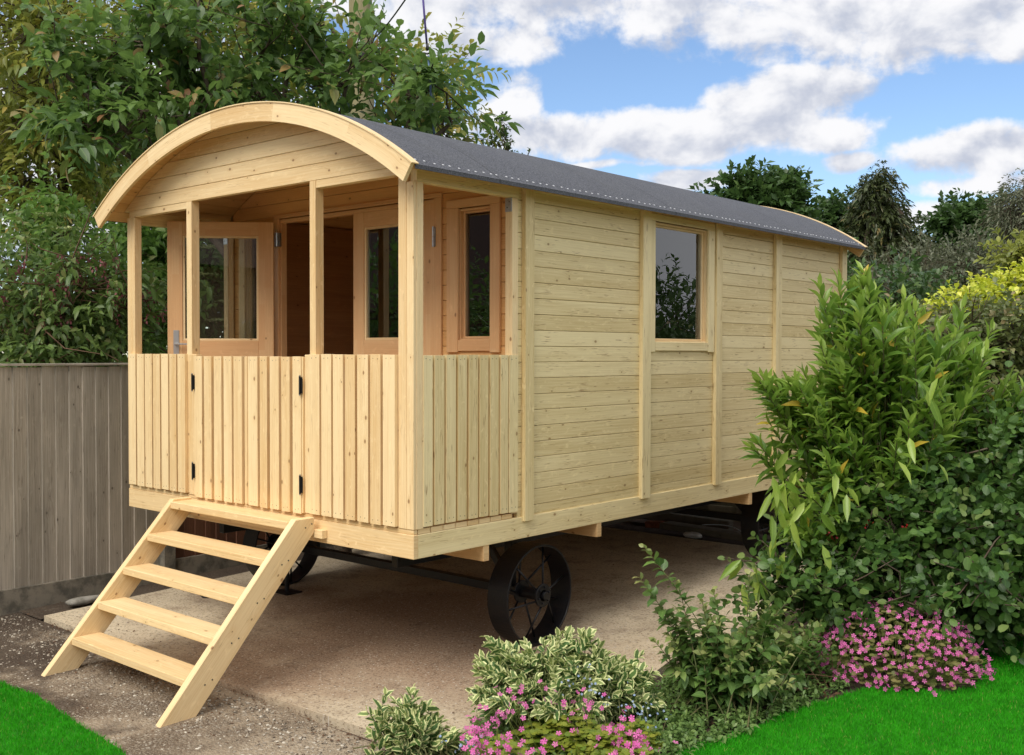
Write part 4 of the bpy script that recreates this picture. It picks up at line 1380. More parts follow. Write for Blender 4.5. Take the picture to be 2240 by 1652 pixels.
tree('dark_tree', 'dark leaved tree with chinks of sky showing through at far left', 'tree', on_ground(120, 760, 15.5),
     [blob(60, 180, 15, 190, 130, 1.3), blob(100, 420, 15, 210, 150, 1.8), blob(330, 430, 15.5, 170, 120, 1.3), blob(520, 380, 16, 190, 130, 1.2), blob(100, 600, 14.5, 220, 130, 1.3), blob(360, 620, 15, 180, 120, 1.2),
      blob(700, 420, 16, 200, 130, .8), blob(650, 660, 15, 260, 140, 1.2)],
     175, 8, 9, .130, .060, 'l_dark', trunk_r=.09, crad=.60, tlen=.62, angle=1.0, up=.6, young=0, droop=.3, show_twigs=.2)
tree('honeysuckle_shrub', 'leafy shrub hung with dusky pink bracts above the left fence', 'shrub', on_ground(130, 900, 8.3),
     [blob(40, 650, 8.2, 120, 120, 1.4), blob(190, 640, 8.3, 110, 110, 1.4), blob(290, 700, 8.6, 80, 90, .9), blob(100, 760, 8.1, 150, 60, 1.0)],
     95, 8, 8, .085, .036, 'l_ley', trunk_r=.03, crad=.22, tlen=.34, angle=1.0, up=.7, young=.3, bark='stem_red', droop=.35, show_twigs=.3)
hs = bpy.data.objects['honeysuckle_shrub']
pts, dd = np.concatenate([ball(60, *blob(40, 650, 8.1, 120, 110)[:2], .25)[0], ball(60, *blob(190, 640, 8.2, 110, 100)[:2], .25)[0], ball(30, *blob(290, 690, 8.4, 80, 90)[:2], .25)[0]]), None
P = np.repeat(pts, 7, 0)+RNG.normal(size=(len(pts)*7, 3))*.012; P[:, 2] -= np.tile(np.arange(7)*.010, len(pts))
D = RNG.normal(size=P.shape)*.6; D[:, 2] -= 1.0
leaf_object('bracts', P, D, RNG.normal(size=P.shape), .026, .017, 'f_bract', hs, 'leaf')
tree('elder_shrub', 'elder with flat cream flower heads seen through the porch openings', 'shrub', on_ground(420, 860, 10.0),
     [blob(350, 560, 9.8, 90, 90, 1.0), blob(460, 580, 10, 110, 100, 1.3), blob(420, 700, 9.8, 150, 90, 1.4), blob(560, 640, 10.2, 110, 130, 1.0), blob(130, 500, 9.6, 60, 40, .4), blob(640, 600, 10.4, 120, 130, .9)],
     150, 8, 9, .115, .048, 'l_elder', trunk_r=.03, crad=.30, tlen=.40, angle=1.1, up=.8, young=.25, bark='bark_green', droop=.30, show_twigs=.2)
el_ = bpy.data.objects['elder_shrub']
P = []
for px, py in ((465, 540), (445, 600), (505, 660), (375, 685), (352, 640), (115, 470), (150, 500), (560, 480), (335, 590), (480, 700), (530, 590), (60, 520)):
    c = at(px, py, 9.3); R = .10
    q = RNG.normal(size=(150, 3))*np.array((R, R, .012))*.55
    P.append(c+q)
P = np.concatenate(P)
D = RNG.normal(size=P.shape); D[:, 2] *= .2
N = RNG.normal(size=P.shape)*.3; N[:, 2] = 1
leaf_object('flower_heads', P, D, N, .020, .020, 'f_cream', el_, 'petals', droop=0)
# more greenery beyond the left edge of the photograph (mirrored in the porch glass)
for i, (x, y) in enumerate(((-5.2, -2.6), (-5.6, -5.4), (-4.9, -8.0))):
    tree('garden_shrub', 'green garden shrub beyond the fence, outside the left edge, %s' % ('nearest the hut', 'with larger leaves', 'farthest from the hut')[i], 'shrub', (x, y, -.2), [((x, y, 1.5), (.9, 1.4, 1.0), 1.0), ((x-.6, y-.8, 2.0), (.9, .9, .8), .7)], 45, 7, 8,
         .13, .055, 'l_elder' if i != 1 else 'l_cherry', trunk_r=.06, crad=.35, tlen=.45, show_twigs=.1, group='shrubs outside the left edge')
for i, (x, y, h) in enumerate(((3.9, 8.2, 1.35), (5.2, 10.5, 1.55), (3.1, 6.6, 1.1))):
    tree('garden_shrub', 'garden shrub beyond the lawn outside the right edge, %s' % ('the middle one', 'the tallest', 'the lowest')[i], 'shrub', (x, y, 0), [((x, y, h), (.9, .9, h*.75), 1.0)], 40, 7, 8,
         .13, .05, 'l_dark', trunk_r=.06, crad=.35, tlen=.45, show_twigs=.1, group='shrubs outside the right edge')
tree('sapling', 'spindly holly sapling poking above the ridge of the roof', 'tree', on_ground(1098, 700, 12.0),
     [blob(1098, 272, 12, 10, 18, .8), blob(1098, 300, 12, 22, 22, 1.2), blob(1075, 325, 12, 18, 12, .6), blob(1122, 305, 12, 14, 12, .5), blob(1120, 335, 12, 16, 12, .5), blob(1150, 345, 12, 8, 5, .25)],
     26, 3, 5, .045, .022, 'l_dark', trunk_r=.016, crad=.03, tlen=.08, angle=.9, up=.4, droop=.1, show_twigs=.6, fork=at(1098, 340, 12))

# --- utility pole and wires
pole = thing('utility_pole', 'weathered round wooden utility pole rising out of the trees', 'utility pole', on_ground(800, 700, 10.9))
p1 = at(787, -120, 10.9); p0 = np.array(on_ground(803, 700, 10.9))
mb = MB(); mb.tube([p0+(p1-p0)*t for t in (0, .3, .6, .8, .9, 1.0)], [.138, .134, .128, .123, .119, .117], 20); mb.build('post', 'pole', pole, smooth=True)
c = at(776, 100, 10.74)
mb = MB(); mb.obox(c, (_r*.063, _fw*.03, np.array((0, 0, .072)))); jb = mb.build('junction_box', 'plastic', pole, .008)
mb = MB(); mb.obox(at(790, 122, 10.72), (_r*.05, _fw*.04, np.array((0, 0, .022)))); mb.build('bracket', 'iron', pole, .006)
def wire(pts, r, mat, name, label, cat, sides=6):
    mb = MB(); mb.tube(pts, r, sides)
    o = mb.build(name, mat, None, smooth=True); return tag(o, label, cat)
a = at(765, 108, 10.65); b = at(900, -20, 7.0)
wire([a+(b-a)*t-np.array((0, 0, .10*math.sin(PI*t))) for t in np.linspace(0, 1.25, 18)], .006, 'cable_black', 'overhead_cable', 'thin dark cable slanting up to the right across the pole', 'cable')
cb = thing('drop_cable', 'blue drop cable hanging from a black clamp right of the pole', 'cable', at(936, 120, 8.2))
mb = MB(); q = [at(921, -60, 8.0), at(928, 30, 8.1), at(934, 100, 8.2)]; mb.tube(q, .0085, 6); mb.build('upper_cable', 'cable_violet', cb, smooth=True)
mb = MB(); q = [at(937, 122, 8.2), at(941, 185, 8.2), at(947, 255, 8.25), at(950, 300, 8.3)]; mb.tube(q, .0085, 6); mb.build('lower_cable', 'cable', cb, smooth=True)
mb = MB(); mb.tube([at(934, 92, 8.19), at(935, 100, 8.19), at(935, 107, 8.19), at(935, 111, 8.19)], [.004, .011, .016, .007], 10)
mb.tube([at(926, 116, 8.19), at(935, 118, 8.19), at(944, 115, 8.19)], .008, 8); mb.build('clamp', 'black_plastic', cb, smooth=True)

# --- trees beyond the garden on the right
G = 'trees beyond the garden on the right'
tree('broadleaf_tree', 'round dark green tree rising just above the roof end', 'tree', on_ground(1670, 775, 30),
     [blob(1636, 432, 30, 42, 28, 1.1), blob(1716, 428, 30, 28, 24, .8), blob(1680, 482, 30, 70, 40, 1.3), blob(1580, 436, 30, 10, 6, .12), blob(1650, 600, 30, 120, 90, .8)],
     150, 9, 8, .24, .13, 'l_far', 'blade', trunk_r=.25, crad=.50, tlen=.42, group=G, show_twigs=.05, young=.2)
tree('broadleaf_tree', 'lower dark green tree between the roof end and the conifer', 'tree', on_ground(1830, 775, 32),
     [blob(1835, 490, 32, 40, 30, .8), blob(1860, 540, 32, 60, 50, 1.0), blob(1810, 600, 32, 90, 80, 1.0)],
     110, 9, 8, .24, .13, 'l_far', 'blade', trunk_r=.22, crad=.50, tlen=.42, group=G, show_twigs=.05, young=.15)
cb_ = [blob(1914, 388, 29, 18, 14, .35), blob(1908, 412, 29, 30, 14, .5), blob(1925, 440, 29, 22, 14, .4), blob(1900, 450, 29, 22, 14, .35), blob(1958, 455, 29, 14, 14, .3), blob(1920, 480, 29, 42, 18, .7),
       blob(1975, 500, 29, 34, 22, .6), blob(1905, 520, 29, 45, 24, .8), blob(1995, 520, 29, 30, 30, .6), blob(1950, 560, 29, 70, 30, 1.1), blob(2010, 590, 29, 60, 40, .9), blob(1900, 610, 29, 80, 50, 1.2)]
tree('conifer', 'ragged dark conifer with drooping sprays, tallest of the far trees', 'tree', on_ground(1925, 775, 29), cb_, 170, 8, 9, .17, .06, 'l_conifer', 'blade', trunk_r=.2, crad=.26, tlen=.42,
     angle=.5, up=.5, young=.25, droop=.6, bend=-.5, group=G, show_twigs=.05, fork=at(1918, 430, 29))
tree('broadleaf_tree', 'broad dark tree right of the conifer with a bushy top', 'tree', on_ground(2110, 775, 31),
     [blob(2085, 490, 31, 36, 30, .8), blob(2150, 480, 31, 44, 30, 1.0), blob(2120, 530, 31, 90, 60, 1.4), blob(2200, 540, 31, 60, 60, .8), blob(2080, 600, 31, 110, 70, 1.2)],
     150, 9, 8, .23, .12, 'l_far', 'blade', trunk_r=.22, crad=.50, tlen=.42, group=G, show_twigs=.05, young=.1)
tree('weeping_tree', 'sparse grey-green weeping tree at the right edge of the skyline', 'tree', on_ground(2235, 775, 27),
     [blob(2240, 420, 27, 35, 30, 1.0), blob(2215, 460, 27, 25, 25, .6), blob(2250, 500, 27, 50, 40, 1.0)],
     60, 7, 9, .13, .045, 'l_grey', 'quad', trunk_r=.10, crad=.35, tlen=.7, bend=-.9, angle=.6, group=G, show_twigs=.6, droop=.5)
tree('grey_bush', 'tangled grey-green bush below the far trees', 'shrub', on_ground(2080, 790, 22),
     [blob(2020, 610, 22, 90, 45, 1.0), blob(2120, 590, 22, 90, 50, 1.0), blob(2210, 620, 22, 70, 60, .8), blob(1930, 640, 22, 90, 50, .8)],
     110, 8, 9, .12, .045, 'l_grey', 'quad', trunk_r=.08, crad=.4, tlen=.42, show_twigs=.4, bend=.1)
tree('dark_bush', 'dense dark bush behind the tips of the long-leaved shrub', 'shrub', on_ground(1960, 830, 14),
     [blob(1960, 640, 14, 80, 45, 1.0), blob(1850, 680, 14, 90, 50, 1.0), blob(2040, 720, 14, 90, 70, 1.0)],
     80, 8, 8, .10, .055, 'l_far', trunk_r=.06, crad=.40, tlen=.40, show_twigs=.1, young=.2)
tree('golden_shrub', 'low spreading shrub with bright yellow leaves at the right edge', 'shrub', on_ground(2160, 860, 11),
     [blob(2130, 682, 11, 70, 8, 1.0), blob(2200, 655, 11, 45, 10, 1.0), blob(2065, 702, 11, 40, 5, .4), blob(2250, 640, 11, 30, 12, .7), blob(2160, 712, 11.3, 100, 12, .9)],
     230, 8, 8, .074, .046, 'l_yellow', trunk_r=.05, crad=.16, tlen=.20, up=1.2, young=.6, droop=.35, show_twigs=.1, bend=-.05)
tree('olive_shrub', 'dull gold bush above the yellow shrub at the right edge', 'shrub', on_ground(2245, 840, 12.5),
     [blob(2235, 560, 12.5, 24, 22, 1.0), blob(2260, 540, 12.5, 30, 25, 1.0)], 16, 7, 8, .09, .05, 'l_maple', trunk_r=.04, crad=.2, tlen=.25, show_twigs=.1)
tree('mixed_hedge', 'muted green hedge with brownish tips below the yellow shrub', 'hedge', on_ground(2180, 1000, 8.5),
     [blob(2110, 760, 8.6, 120, 60, 1.0), blob(2200, 770, 8.5, 100, 80, 1.2), blob(2150, 880, 8.4, 160, 90, 1.4), blob(2040, 800, 8.7, 90, 70, .8), blob(2230, 960, 8.2, 100, 90, 1.0)],
     150, 8, 8, .060, .036, 'l_hedge', 'leaf', trunk_r=.04, crad=.24, tlen=.30, young=.5, show_twigs=.15, droop=.2)

# --- shoots fanning from a base, for the near shrubs
def shoots(base_pts, tips, nl, lead, LL, WW, angle, rank, up, young, bend=0.0, jitter=.3, sag=.06, r=.005, mb=None, t='leaf', bow=.25):
    """stems from the ground to each tip; leaves over the last `lead` metres of each"""
    base_pts = np.asarray(base_pts, float); tips = np.asarray(tips, float)
    Ps, Ds, Ns, Ts = [], [], [], []
    for b, e in zip(base_pts, tips):
        v = e-b; L = np.linalg.norm(v)
        ctrl = b+v*.5+np.array((0, 0, L*bow*.35))-np.array((v[0], v[1], 0))*bow
        ts = np.linspace(0, 1, 9)
        path = np.array([(1-s)**2*b+2*s*(1-s)*ctrl+s*s*e for s in ts])
        if mb is not None: mb.tube(path, list(np.linspace(r, r*.35, 9)), 4, caps=False)
        ld = min(lead*(.7+.6*RNG.random()), L*.92)
        k = max(4, int(nl*ld/lead))
        s = 1-ld/L*(1-(np.arange(k)+.5)/k)
        pp = np.stack([(1-a)**2*b+2*a*(1-a)*ctrl+a*a*e for a in s])
        dd = unit(np.stack([2*(1-a)*(ctrl-b)+2*a*(e-ctrl) for a in s]))
        rv = RNG.normal(size=3); x = unit(np.cross(dd, rv)); y = np.cross(dd, x)
        ph = (np.arange(k)*(PI if rank == 2 else 2.39996))+RNG.random()*6+RNG.normal(size=k)*jitter
        tt = (np.arange(k)+.5)/k
        an = angle*(1-.6*tt**3)+RNG.normal(size=k)*jitter*.5
        sd = np.cos(ph)[:, None]*x+np.sin(ph)[:, None]*y
        D = np.cos(an)[:, None]*dd+np.sin(an)[:, None]*sd
        N = np.array((0, 0, up))+dd*.5+RNG.normal(size=(k, 3))*.3
        Ps.append(pp); Ds.append(D); Ns.append(N); Ts.append(tt)
    P, D, N, T = map(np.concatenate, (Ps, Ds, Ns, Ts))
    sz = (.55+.5*np.sin(PI*np.clip(T*.8+.15, 0, 1)))*(.75+.5*RNG.random(len(T)))
    age = np.clip((T-.70)/.3, 0, 1)*young*(.4+.6*RNG.random(len(T)))
    return P, D, N, LL*sz, WW*sz, age

def shrub(name, label, cat, base, spread, tips, nl, lead, LL, WW, mat, bark='bark_green', t='leaf', angle=.9, rank=3, up=.5, young=.6, r=.006, droop=.2, group=None, bow=.25):
    root = thing(name, label, cat, base, group)
    base = np.array(base, float); tips = np.asarray(tips, float)
    bs = base+np.stack([RNG.normal(size=len(tips))*spread, RNG.normal(size=len(tips))*spread, np.zeros(len(tips))], -1)
    mb = MB()
    P, D, N, L, Wd, age = shoots(bs, tips, nl, lead, LL, WW, angle, rank, up, young, r=r, mb=mb, bow=bow)
    mb.build('stems', bark, root, smooth=True)
    leaf_object('foliage', P, D, N, L, Wd, mat, root, t, None, age, droop)
    return root

def tips_in(blobs, n, up_bias=0.0, shell=.5):
    w = np.array([b[2] for b in blobs], float); w /= w.sum(); out = []
    for (c, r, _), k in zip(blobs, RNG.multinomial(n, w)):
        p, _d = ball(k, c, r, shell); out.append(p)
    return np.concatenate(out)

# long-leaved shrub in front of the rear half of the hut
tb = [blob(1890, 720, 6.0, 110, 130, 1.6), blob(1960, 800, 6.1, 190, 120, 2.2), blob(1820, 820, 5.9, 70, 100, .9), blob(1690, 835, 5.8, 60, 22, .30), blob(1685, 960, 5.8, 50, 50, .45), blob(1760, 900, 5.8, 60, 60, .5),
      blob(2100, 780, 6.2, 110, 110, 1.8), blob(2200, 860, 6.1, 60, 90, .8), blob(2020, 700, 6.1, 70, 60, .7), blob(1880, 960, 5.9, 150, 110, 1.7), blob(1800, 1030, 5.7, 60, 80, .6), blob(2060, 950, 6.1, 150, 110, 1.3), blob(1745, 1120, 5.6, 40, 70, .4), blob(1820, 640, 6.0, 50, 40, .25), blob(1890, 620, 6.0, 50, 40, .35), blob(1960, 650, 6.1, 50, 30, .25)]
shrub('long_leaved_shrub', 'tall shrub with long pointed light green leaves against the rear of the hut', 'shrub', on_ground(1960, 1300, 6.35), .10,
      tips_in(tb, 215, shell=.42), 24, .50, .165, .038, 'l_laurel', angle=.78, rank=3, up=.35, young=.8, r=.009, droop=.18, bow=.05)
# hanging yellowing leaves low on the left of it
lb = bpy.data.objects['long_leaved_shrub']
P = np.array([at(x, y, 5.55) for x, y in ((1700, 1060), (1725, 1090), (1690, 1110), (1740, 1050), (1760, 1110), (1640, 1240), (1665, 1250), (1810, 1230), (1720, 1030), (1745, 1150), (1705, 1180), (2010, 985), (1830, 1070), (2055, 840))])
P = np.repeat(P, 5, 0)+RNG.normal(size=(len(P)*5, 3))*.045
D = RNG.normal(size=P.shape)*.45; D[:, 2] = -.9
leaf_object('hanging_leaves', P, D, RNG.normal(size=P.shape)+np.array((.6, -.7, .3)), .15*RNG.uniform(.7, 1.1, len(P)), .042, 'l_laurel', lb, 'leaf', None, RNG.random(len(P)), .1)

# round-leaved shrub, low and wide, in front of it
tree('round_leaved_shrub', 'dense dark shrub with small round leaves beside the lawn', 'shrub', on_ground(2080, 1390, 5.95),
     [blob(1960, 1130, 6.0, 150, 110, 1.3), blob(2130, 1080, 6.0, 130, 130, 1.4), blob(2060, 1240, 5.85, 200, 110, 1.8), blob(2200, 1200, 5.8, 110, 140, 1.3), blob(1880, 1270, 5.75, 130, 80, 1.0), blob(1760, 1300, 5.7, 90, 60, .5), blob(2140, 1340, 5.8, 90, 40, .6), blob(2210, 980, 6.1, 80, 80, .7)],
     235, 9, 8, .052, .040, 'l_round', 'round', trunk_r=.03, crad=.17, tlen=.24, angle=1.1, up=.5, young=.3, droop=.12, show_twigs=.25, bend=-.05)
rs = bpy.data.objects['round_leaved_shrub']
P = np.array([at(x, y, 5.62) for x, y in ((1818, 1168), (1824, 1175), (1905, 1145), (1985, 1150))])
P = np.repeat(P, 6, 0)+RNG.normal(size=(len(P)*6, 3))*.012
leaf_object('red_flowers', P, RNG.normal(size=P.shape), RNG.normal(size=P.shape), .014, .012, 'f_red', rs, 'round')

# rose bush
rb = [blob(1560, 1370, 4.95, 130, 70, 1.6), blob(1470, 1400, 4.85, 70, 70, .8), blob(1660, 1400, 5.05, 110, 70, 1.2), blob(1600, 1460, 4.85, 150, 60, 1.2), blob(1740, 1380, 5.2, 60, 60, .5)]
tp = np.concatenate([tips_in(rb, 105), np.array([at(1408, 1195, 4.9), at(1482, 1272, 4.9), at(1640, 1255, 5.0), at(1745, 1290, 5.1), at(1398, 1262, 4.85), at(1560, 1290, 5), at(1690, 1300, 5.1)])])
shrub('rose_bush', 'rose bush with small dark leaves and tall pale new shoots in the bed', 'shrub', on_ground(1570, 1535, 4.95), .09, tp, 26, .32, .062, .036, 'l_rose', bark='bark_green', angle=1.15, rank=3, up=.6, young=1.0, r=.0045, droop=.25, bow=.12)
rb2 = [blob(1740, 1400, 5.3, 90, 50, 1.2), blob(1850, 1360, 5.5, 70, 50, .8), blob(1680, 1490, 5.0, 70, 40, .7)]
shrub('low_rose', 'small rose plant with reddish stems left of the right-hand pink flowers', 'shrub', on_ground(1770, 1470, 5.3), .08, tips_in(rb2, 60), 20, .22, .045, .025, 'l_rose', bark='stem_red', angle=1.15, rank=3, up=.6, young=.7, r=.0035, droop=.25, bow=.1)

# variegated shrubs
vb = [blob(1120, 1450, 4.75, 100, 60, 1.2), blob(1230, 1440, 4.8, 120, 60, 1.5), blob(1350, 1470, 4.85, 100, 60, 1.2), blob(1090, 1510, 4.65, 80, 50, 1.0), blob(1230, 1520, 4.7, 140, 45, 1.3), blob(1390, 1510, 4.8, 70, 40, .7), blob(1060, 1395, 4.75, 30, 10, .10), blob(1290, 1385, 4.8, 40, 10, .12)]
shrub('variegated_shrub', 'large mound of cream-edged variegated leaves in front of the front wheel', 'shrub', on_ground(1225, 1575, 4.78), .13, tips_in(vb, 290, shell=.6), 16, .17, .060, .036, 'l_var', angle=.95, rank=3, up=.45, young=.8, r=.003, droop=.12, bow=.1)
vb2 = [blob(840, 1570, 4.45, 50, 50, .8), blob(920, 1600, 4.4, 90, 60, 1.4), blob(900, 1560, 4.4, 60, 40, .6), blob(995, 1620, 4.4, 50, 40, .6), blob(850, 1515, 4.4, 20, 12, .1), blob(900, 1510, 4.4, 20, 12, .1)]
shrub('variegated_shrub', 'small straggly cream-edged plant at the front corner of the concrete', 'shrub', on_ground(905, 1670, 4.42), .10, tips_in(vb2, 80, shell=.6), 12, .15, .058, .032, 'l_var', angle=.8, rank=3, up=.4, young=.8, r=.003, droop=.12, bow=.1)

def pink_clump(label, base, mound, nf, leaves, fsize=.026, patch=None, lmat='l_clover', name='pink_flowers'):
    """oxalis like clump: stalks, clover leaves and five-petalled flowers over a mound"""
    root = thing(name, label, 'flowers', base, 'clumps of pink flowers at the lawn edge')
    base = np.array(base, float)
    c, r = mound
    d = unit(RNG.normal(size=(nf, 3))); d[:, 2] = np.abs(d[:, 2])
    P = np.array(c)+d*np.array(r)*(.86+.18*RNG.random((nf, 1)))
    if patch is not None:
        cl = np.array(patch); k = RNG.integers(0, len(cl), nf)
        P = cl[k]+RNG.normal(size=(nf, 3))*np.array((.045, .045, .028))
        d = np.tile(np.array((.1, -.3, .8)), (nf, 1))
    N = d*.8+np.array((.35, -.45, .35))+RNG.normal(size=(nf, 3))*.35
    D = RNG.normal(size=(nf, 3))
    mb = MB()
    for i in range(0, nf, 2):
        q = base+(P[i]-base)*np.array((.55, .55, 0)); q[2] = base[2]
        mb.tube([q, (q+P[i])/2+RNG.normal(size=3)*.008, P[i]], .0013, 3, caps=False)
    mb.build('stalks', M['l_oxstem'], root)
    n = leaves
    dl = unit(RNG.normal(size=(n, 3))); dl[:, 2] = np.abs(dl[:, 2])
    Q = np.array(c)+dl*np.array(r)*(.55+.38*RNG.random((n, 1)))
    Q = np.repeat(Q, 3, 0); a3 = np.tile(np.arange(3), n)*2.094+np.repeat(RNG.random(n)*6, 3)
    Dn = np.stack([np.cos(a3), np.sin(a3), np.zeros(len(a3))], -1)+RNG.normal(size=(len(a3), 3))*.15
    leaf_object('leaves', Q, Dn, np.array((0.1, -.2, 1.0))+RNG.normal(size=Q.shape)*.25, .027, .028, lmat, root, 'round', None, RNG.random(len(Q))*.8, .05)
    if patch is None:
        leaf_object('flowers', P, D, N, fsize*RNG.uniform(.8, 1.15, nf), fsize, 'f_pink', root, 'petals', None, None, 0)
    else:
        for q in range(len(patch)):
            w = k == q
            if w.any(): leaf_object('flower_head', P[w], D[w], N[w], fsize*RNG.uniform(.8, 1.15, int(w.sum())), fsize, 'f_pink', root, 'petals', None, None, 0)
    return root
b0 = gat(1965, 1470)
c0 = (b0[0], b0[1], b0[2]+.02)
pr = pink_clump('wide mound of small pink flowers against the right-hand lawn', (b0[0], b0[1], b0[2]), (c0, (.44, .44, .33)), 880, 420, .024, lmat='l_oxstem')
b1 = gat(1085, 1700); k = lambda x, y, d: at(x, y, d)
pink_clump('cluster of pink flowers at the bottom edge, leftmost of the front three', tuple(b1), ((b1[0], b1[1], b1[2]+.02), (.17, .17, .15)), 85, 110, .026,
           [k(1060, 1590, 4.15), k(1040, 1605, 4.15), k(1085, 1610, 4.12), k(1075, 1585, 4.15), k(1045, 1640, 4.1), k(1100, 1640, 4.1), k(1175, 1640, 4.1), k(1195, 1645, 4.05), k(1060, 1625, 4.1), k(1140, 1645, 4.05)])
b2 = gat(1385, 1650)
pink_clump('cluster of pink flowers on the lawn edge, rightmost of the front three', tuple(b2), ((b2[0], b2[1], b2[2]+.02), (.13, .13, .13)), 62, 90, .027,
           [k(1350, 1590, 4.35), k(1370, 1605, 4.35), k(1385, 1630, 4.3), k(1345, 1610, 4.3), k(1410, 1620, 4.35), k(1350, 1645, 4.25)])
b3 = gat(1230, 1640)
pink_clump('loose band of pink flowers below the variegated mound', tuple(b3), ((b3[0], b3[1], b3[2]+.02), (.28, .22, .16)), 46, 360, .025,
           [k(1130, 1520, 4.45), k(1160, 1518, 4.45), k(1180, 1525, 4.45), k(1110, 1560, 4.4), k(1230, 1530, 4.45), k(1255, 1550, 4.45), k(1290, 1535, 4.45), k(1215, 1545, 4.4), k(1300, 1560, 4.4), k(1140, 1545, 4.4)])
b4 = gat(1310, 1665)
pink_clump('yellow-green clover patch with few flowers between the front clumps', tuple(b4), ((b4[0], b4[1], b4[2]+.01), (.30, .16, .14)), 14, 330, .025)

def tiny_flowers(name, label, c, r, n, mat, size, stems='bark_green'):
    root = thing(name, label, 'flowers', (c[0], c[1], gz(c[1])), 'sprays of blue forget-me-nots')
    P, _ = ball(n, c, r, .6)
    mb = MB()
    for i in range(0, n, 2):
        q = np.array((c[0]+(P[i][0]-c[0])*.5, c[1]+(P[i][1]-c[1])*.5, gz(c[1])))
        mb.tube([q, (q+P[i])/2+RNG.normal(size=3)*.015, P[i]], .0011, 3, caps=False)
    mb.build('stems', stems, root)
    leaf_object('flowers', P, RNG.normal(size=P.shape), np.array((.4, -.5, .5))+RNG.normal(size=P.shape)*.3, size, size, mat, root, 'petals', droop=0)
tiny_flowers('forget_me_nots', 'pale blue forget-me-nots in front of the variegated mound', at(1290, 1500, 4.45), (.20, .15, .09), 28, 'f_blue', .011)
tiny_flowers('forget_me_nots', 'pale blue forget-me-nots above the right front pink cluster', at(1400, 1560, 4.5), (.17, .14, .08), 30, 'f_blue', .011)
tiny_flowers('forget_me_nots', 'pale blue forget-me-nots low in the bottom edge of the bed', at(1010, 1630, 4.2), (.14, .12, .06), 26, 'f_blue', .012)

# tuft of strappy leaves
b = gat(1290, 1690); root = thing('strappy_tuft', 'pale green tuft of thin strap leaves at the bottom edge', 'plant', tuple(b))
n = 80; D = RNG.normal(size=(n, 3))*.55; D[:, 2] = 1
leaf_object('leaves', b+RNG.normal(size=(n, 3))*np.array((.03, .03, 0)), D, RNG.normal(size=(n, 3)), RNG.uniform(.12, .22, n), .006, 'l_clover', root, 'leaf', None, RNG.random(n), .45)

# ground cover of weeds between the shrubs
def scatter(poly, n):
    p = np.array(poly); out = np.zeros((0, 2))
    while len(out) < n:
        x = RNG.uniform(p[:, 0].min(), p[:, 0].max(), n*2); y = RNG.uniform(p[:, 1].min(), p[:, 1].max(), n*2)
        q = np.stack([x, y], -1)[inside(poly, x, y)]; out = np.concatenate([out, q])
    return out[:n]
wp = [tuple(gat(*q)[:2]) for q in ((1010, 1640), (1060, 1560), (1420, 1500), (1560, 1490), (1760, 1430), (1880, 1440), (1850, 1520), (1700, 1580), (1600, 1625), (1500, 1650), (1420, 1720), (1050, 1720))]
Q = scatter(wp, 2300); nt_ = noise_h = np.sin(Q[:, 0]*9)*np.cos(Q[:, 1]*7+1)+RNG.normal(size=len(Q))*.6
Q = Q[nt_ > -.7]
st = np.stack([Q[:, 0], Q[:, 1], np.array([gz(y) for y in Q[:, 1]])], -1)
dv = RNG.normal(size=st.shape)*.55; dv[:, 2] = 1
P, D, N, tt, tw = sprays(st, dv, .03+.07*RNG.random(len(st)), 7, 1.1, .8, rank=3)
o = leaf_object('weeds', P, D, N, .036*RNG.uniform(.5, 1.2, len(P)), .017*RNG.uniform(.6, 1.2, len(P)), 'l_weed', None, 'leaf', None, tt*RNG.random(len(tt)), .3)
stuff(o, 'low green weeds carpeting the soil of the flower bed', 'weeds')
# ivy-like small leaves spilling along the edge of the concrete by the bed and debris
ep = [(.45, -.30), (.75, .9), (.9, 1.6), (.72, 1.9), (.62, 1.0), (.40, -.2)]
Q = scatter(bed_poly[:4]+[(2.0, 3.0), (.9, 3.6)]+bed[::-1], 900)
st = np.stack([Q[:, 0], Q[:, 1], np.array([gz(y) for y in Q[:, 1]])], -1)
o = leaf_object('leaf_litter', st+np.array((0, 0, .004)), RNG.normal(size=st.shape)*np.array((1, 1, .15)), np.array((0, 0, 1.))+RNG.normal(size=st.shape)*.35, RNG.uniform(.015, .05, len(st)), RNG.uniform(.008, .022, len(st)), 'l_brown', None, 'leaf')
stuff(o, 'dead brown leaves scattered over the soil of the bed', 'leaf litter')
Q = np.concatenate([scatter([(-3.0, -.35), (.4, -.35), (.6, 4), (-3.0, 4)], 260), scatter([(-3.3, -.6), (-2.2, -.6), (-2.2, .2), (-3.3, .2)], 140), scatter([(-2.6, -1.3), (1.0, -1.3), (1.0, -.45), (-2.6, -.45)], 700), scatter([(-2.9, -.45), (.5, -.43), (.5, -.405), (-2.9, -.41)], 420), scatter([(-.2, -.55), (.6, -.5), (.6, -.2), (.1, -.36)], 260)])
st = np.stack([Q[:, 0], Q[:, 1], np.array([gz(y)+(.004 if y > -.4 else -.022) for y in Q[:, 1]])], -1)
o = leaf_object('crumbs', st, RNG.normal(size=st.shape)*np.array((1, 1, .1)), np.array((0, 0, 1.))+RNG.normal(size=st.shape)*.3, RNG.uniform(.005, .026, len(st))*RNG.uniform(.4, 1, len(st)), RNG.uniform(.003, .010, len(st)), 'l_brown', None, 'leaf')
stuff(o, 'dark crumbs of dead leaf and bark on the concrete and gravel', 'leaf litter')
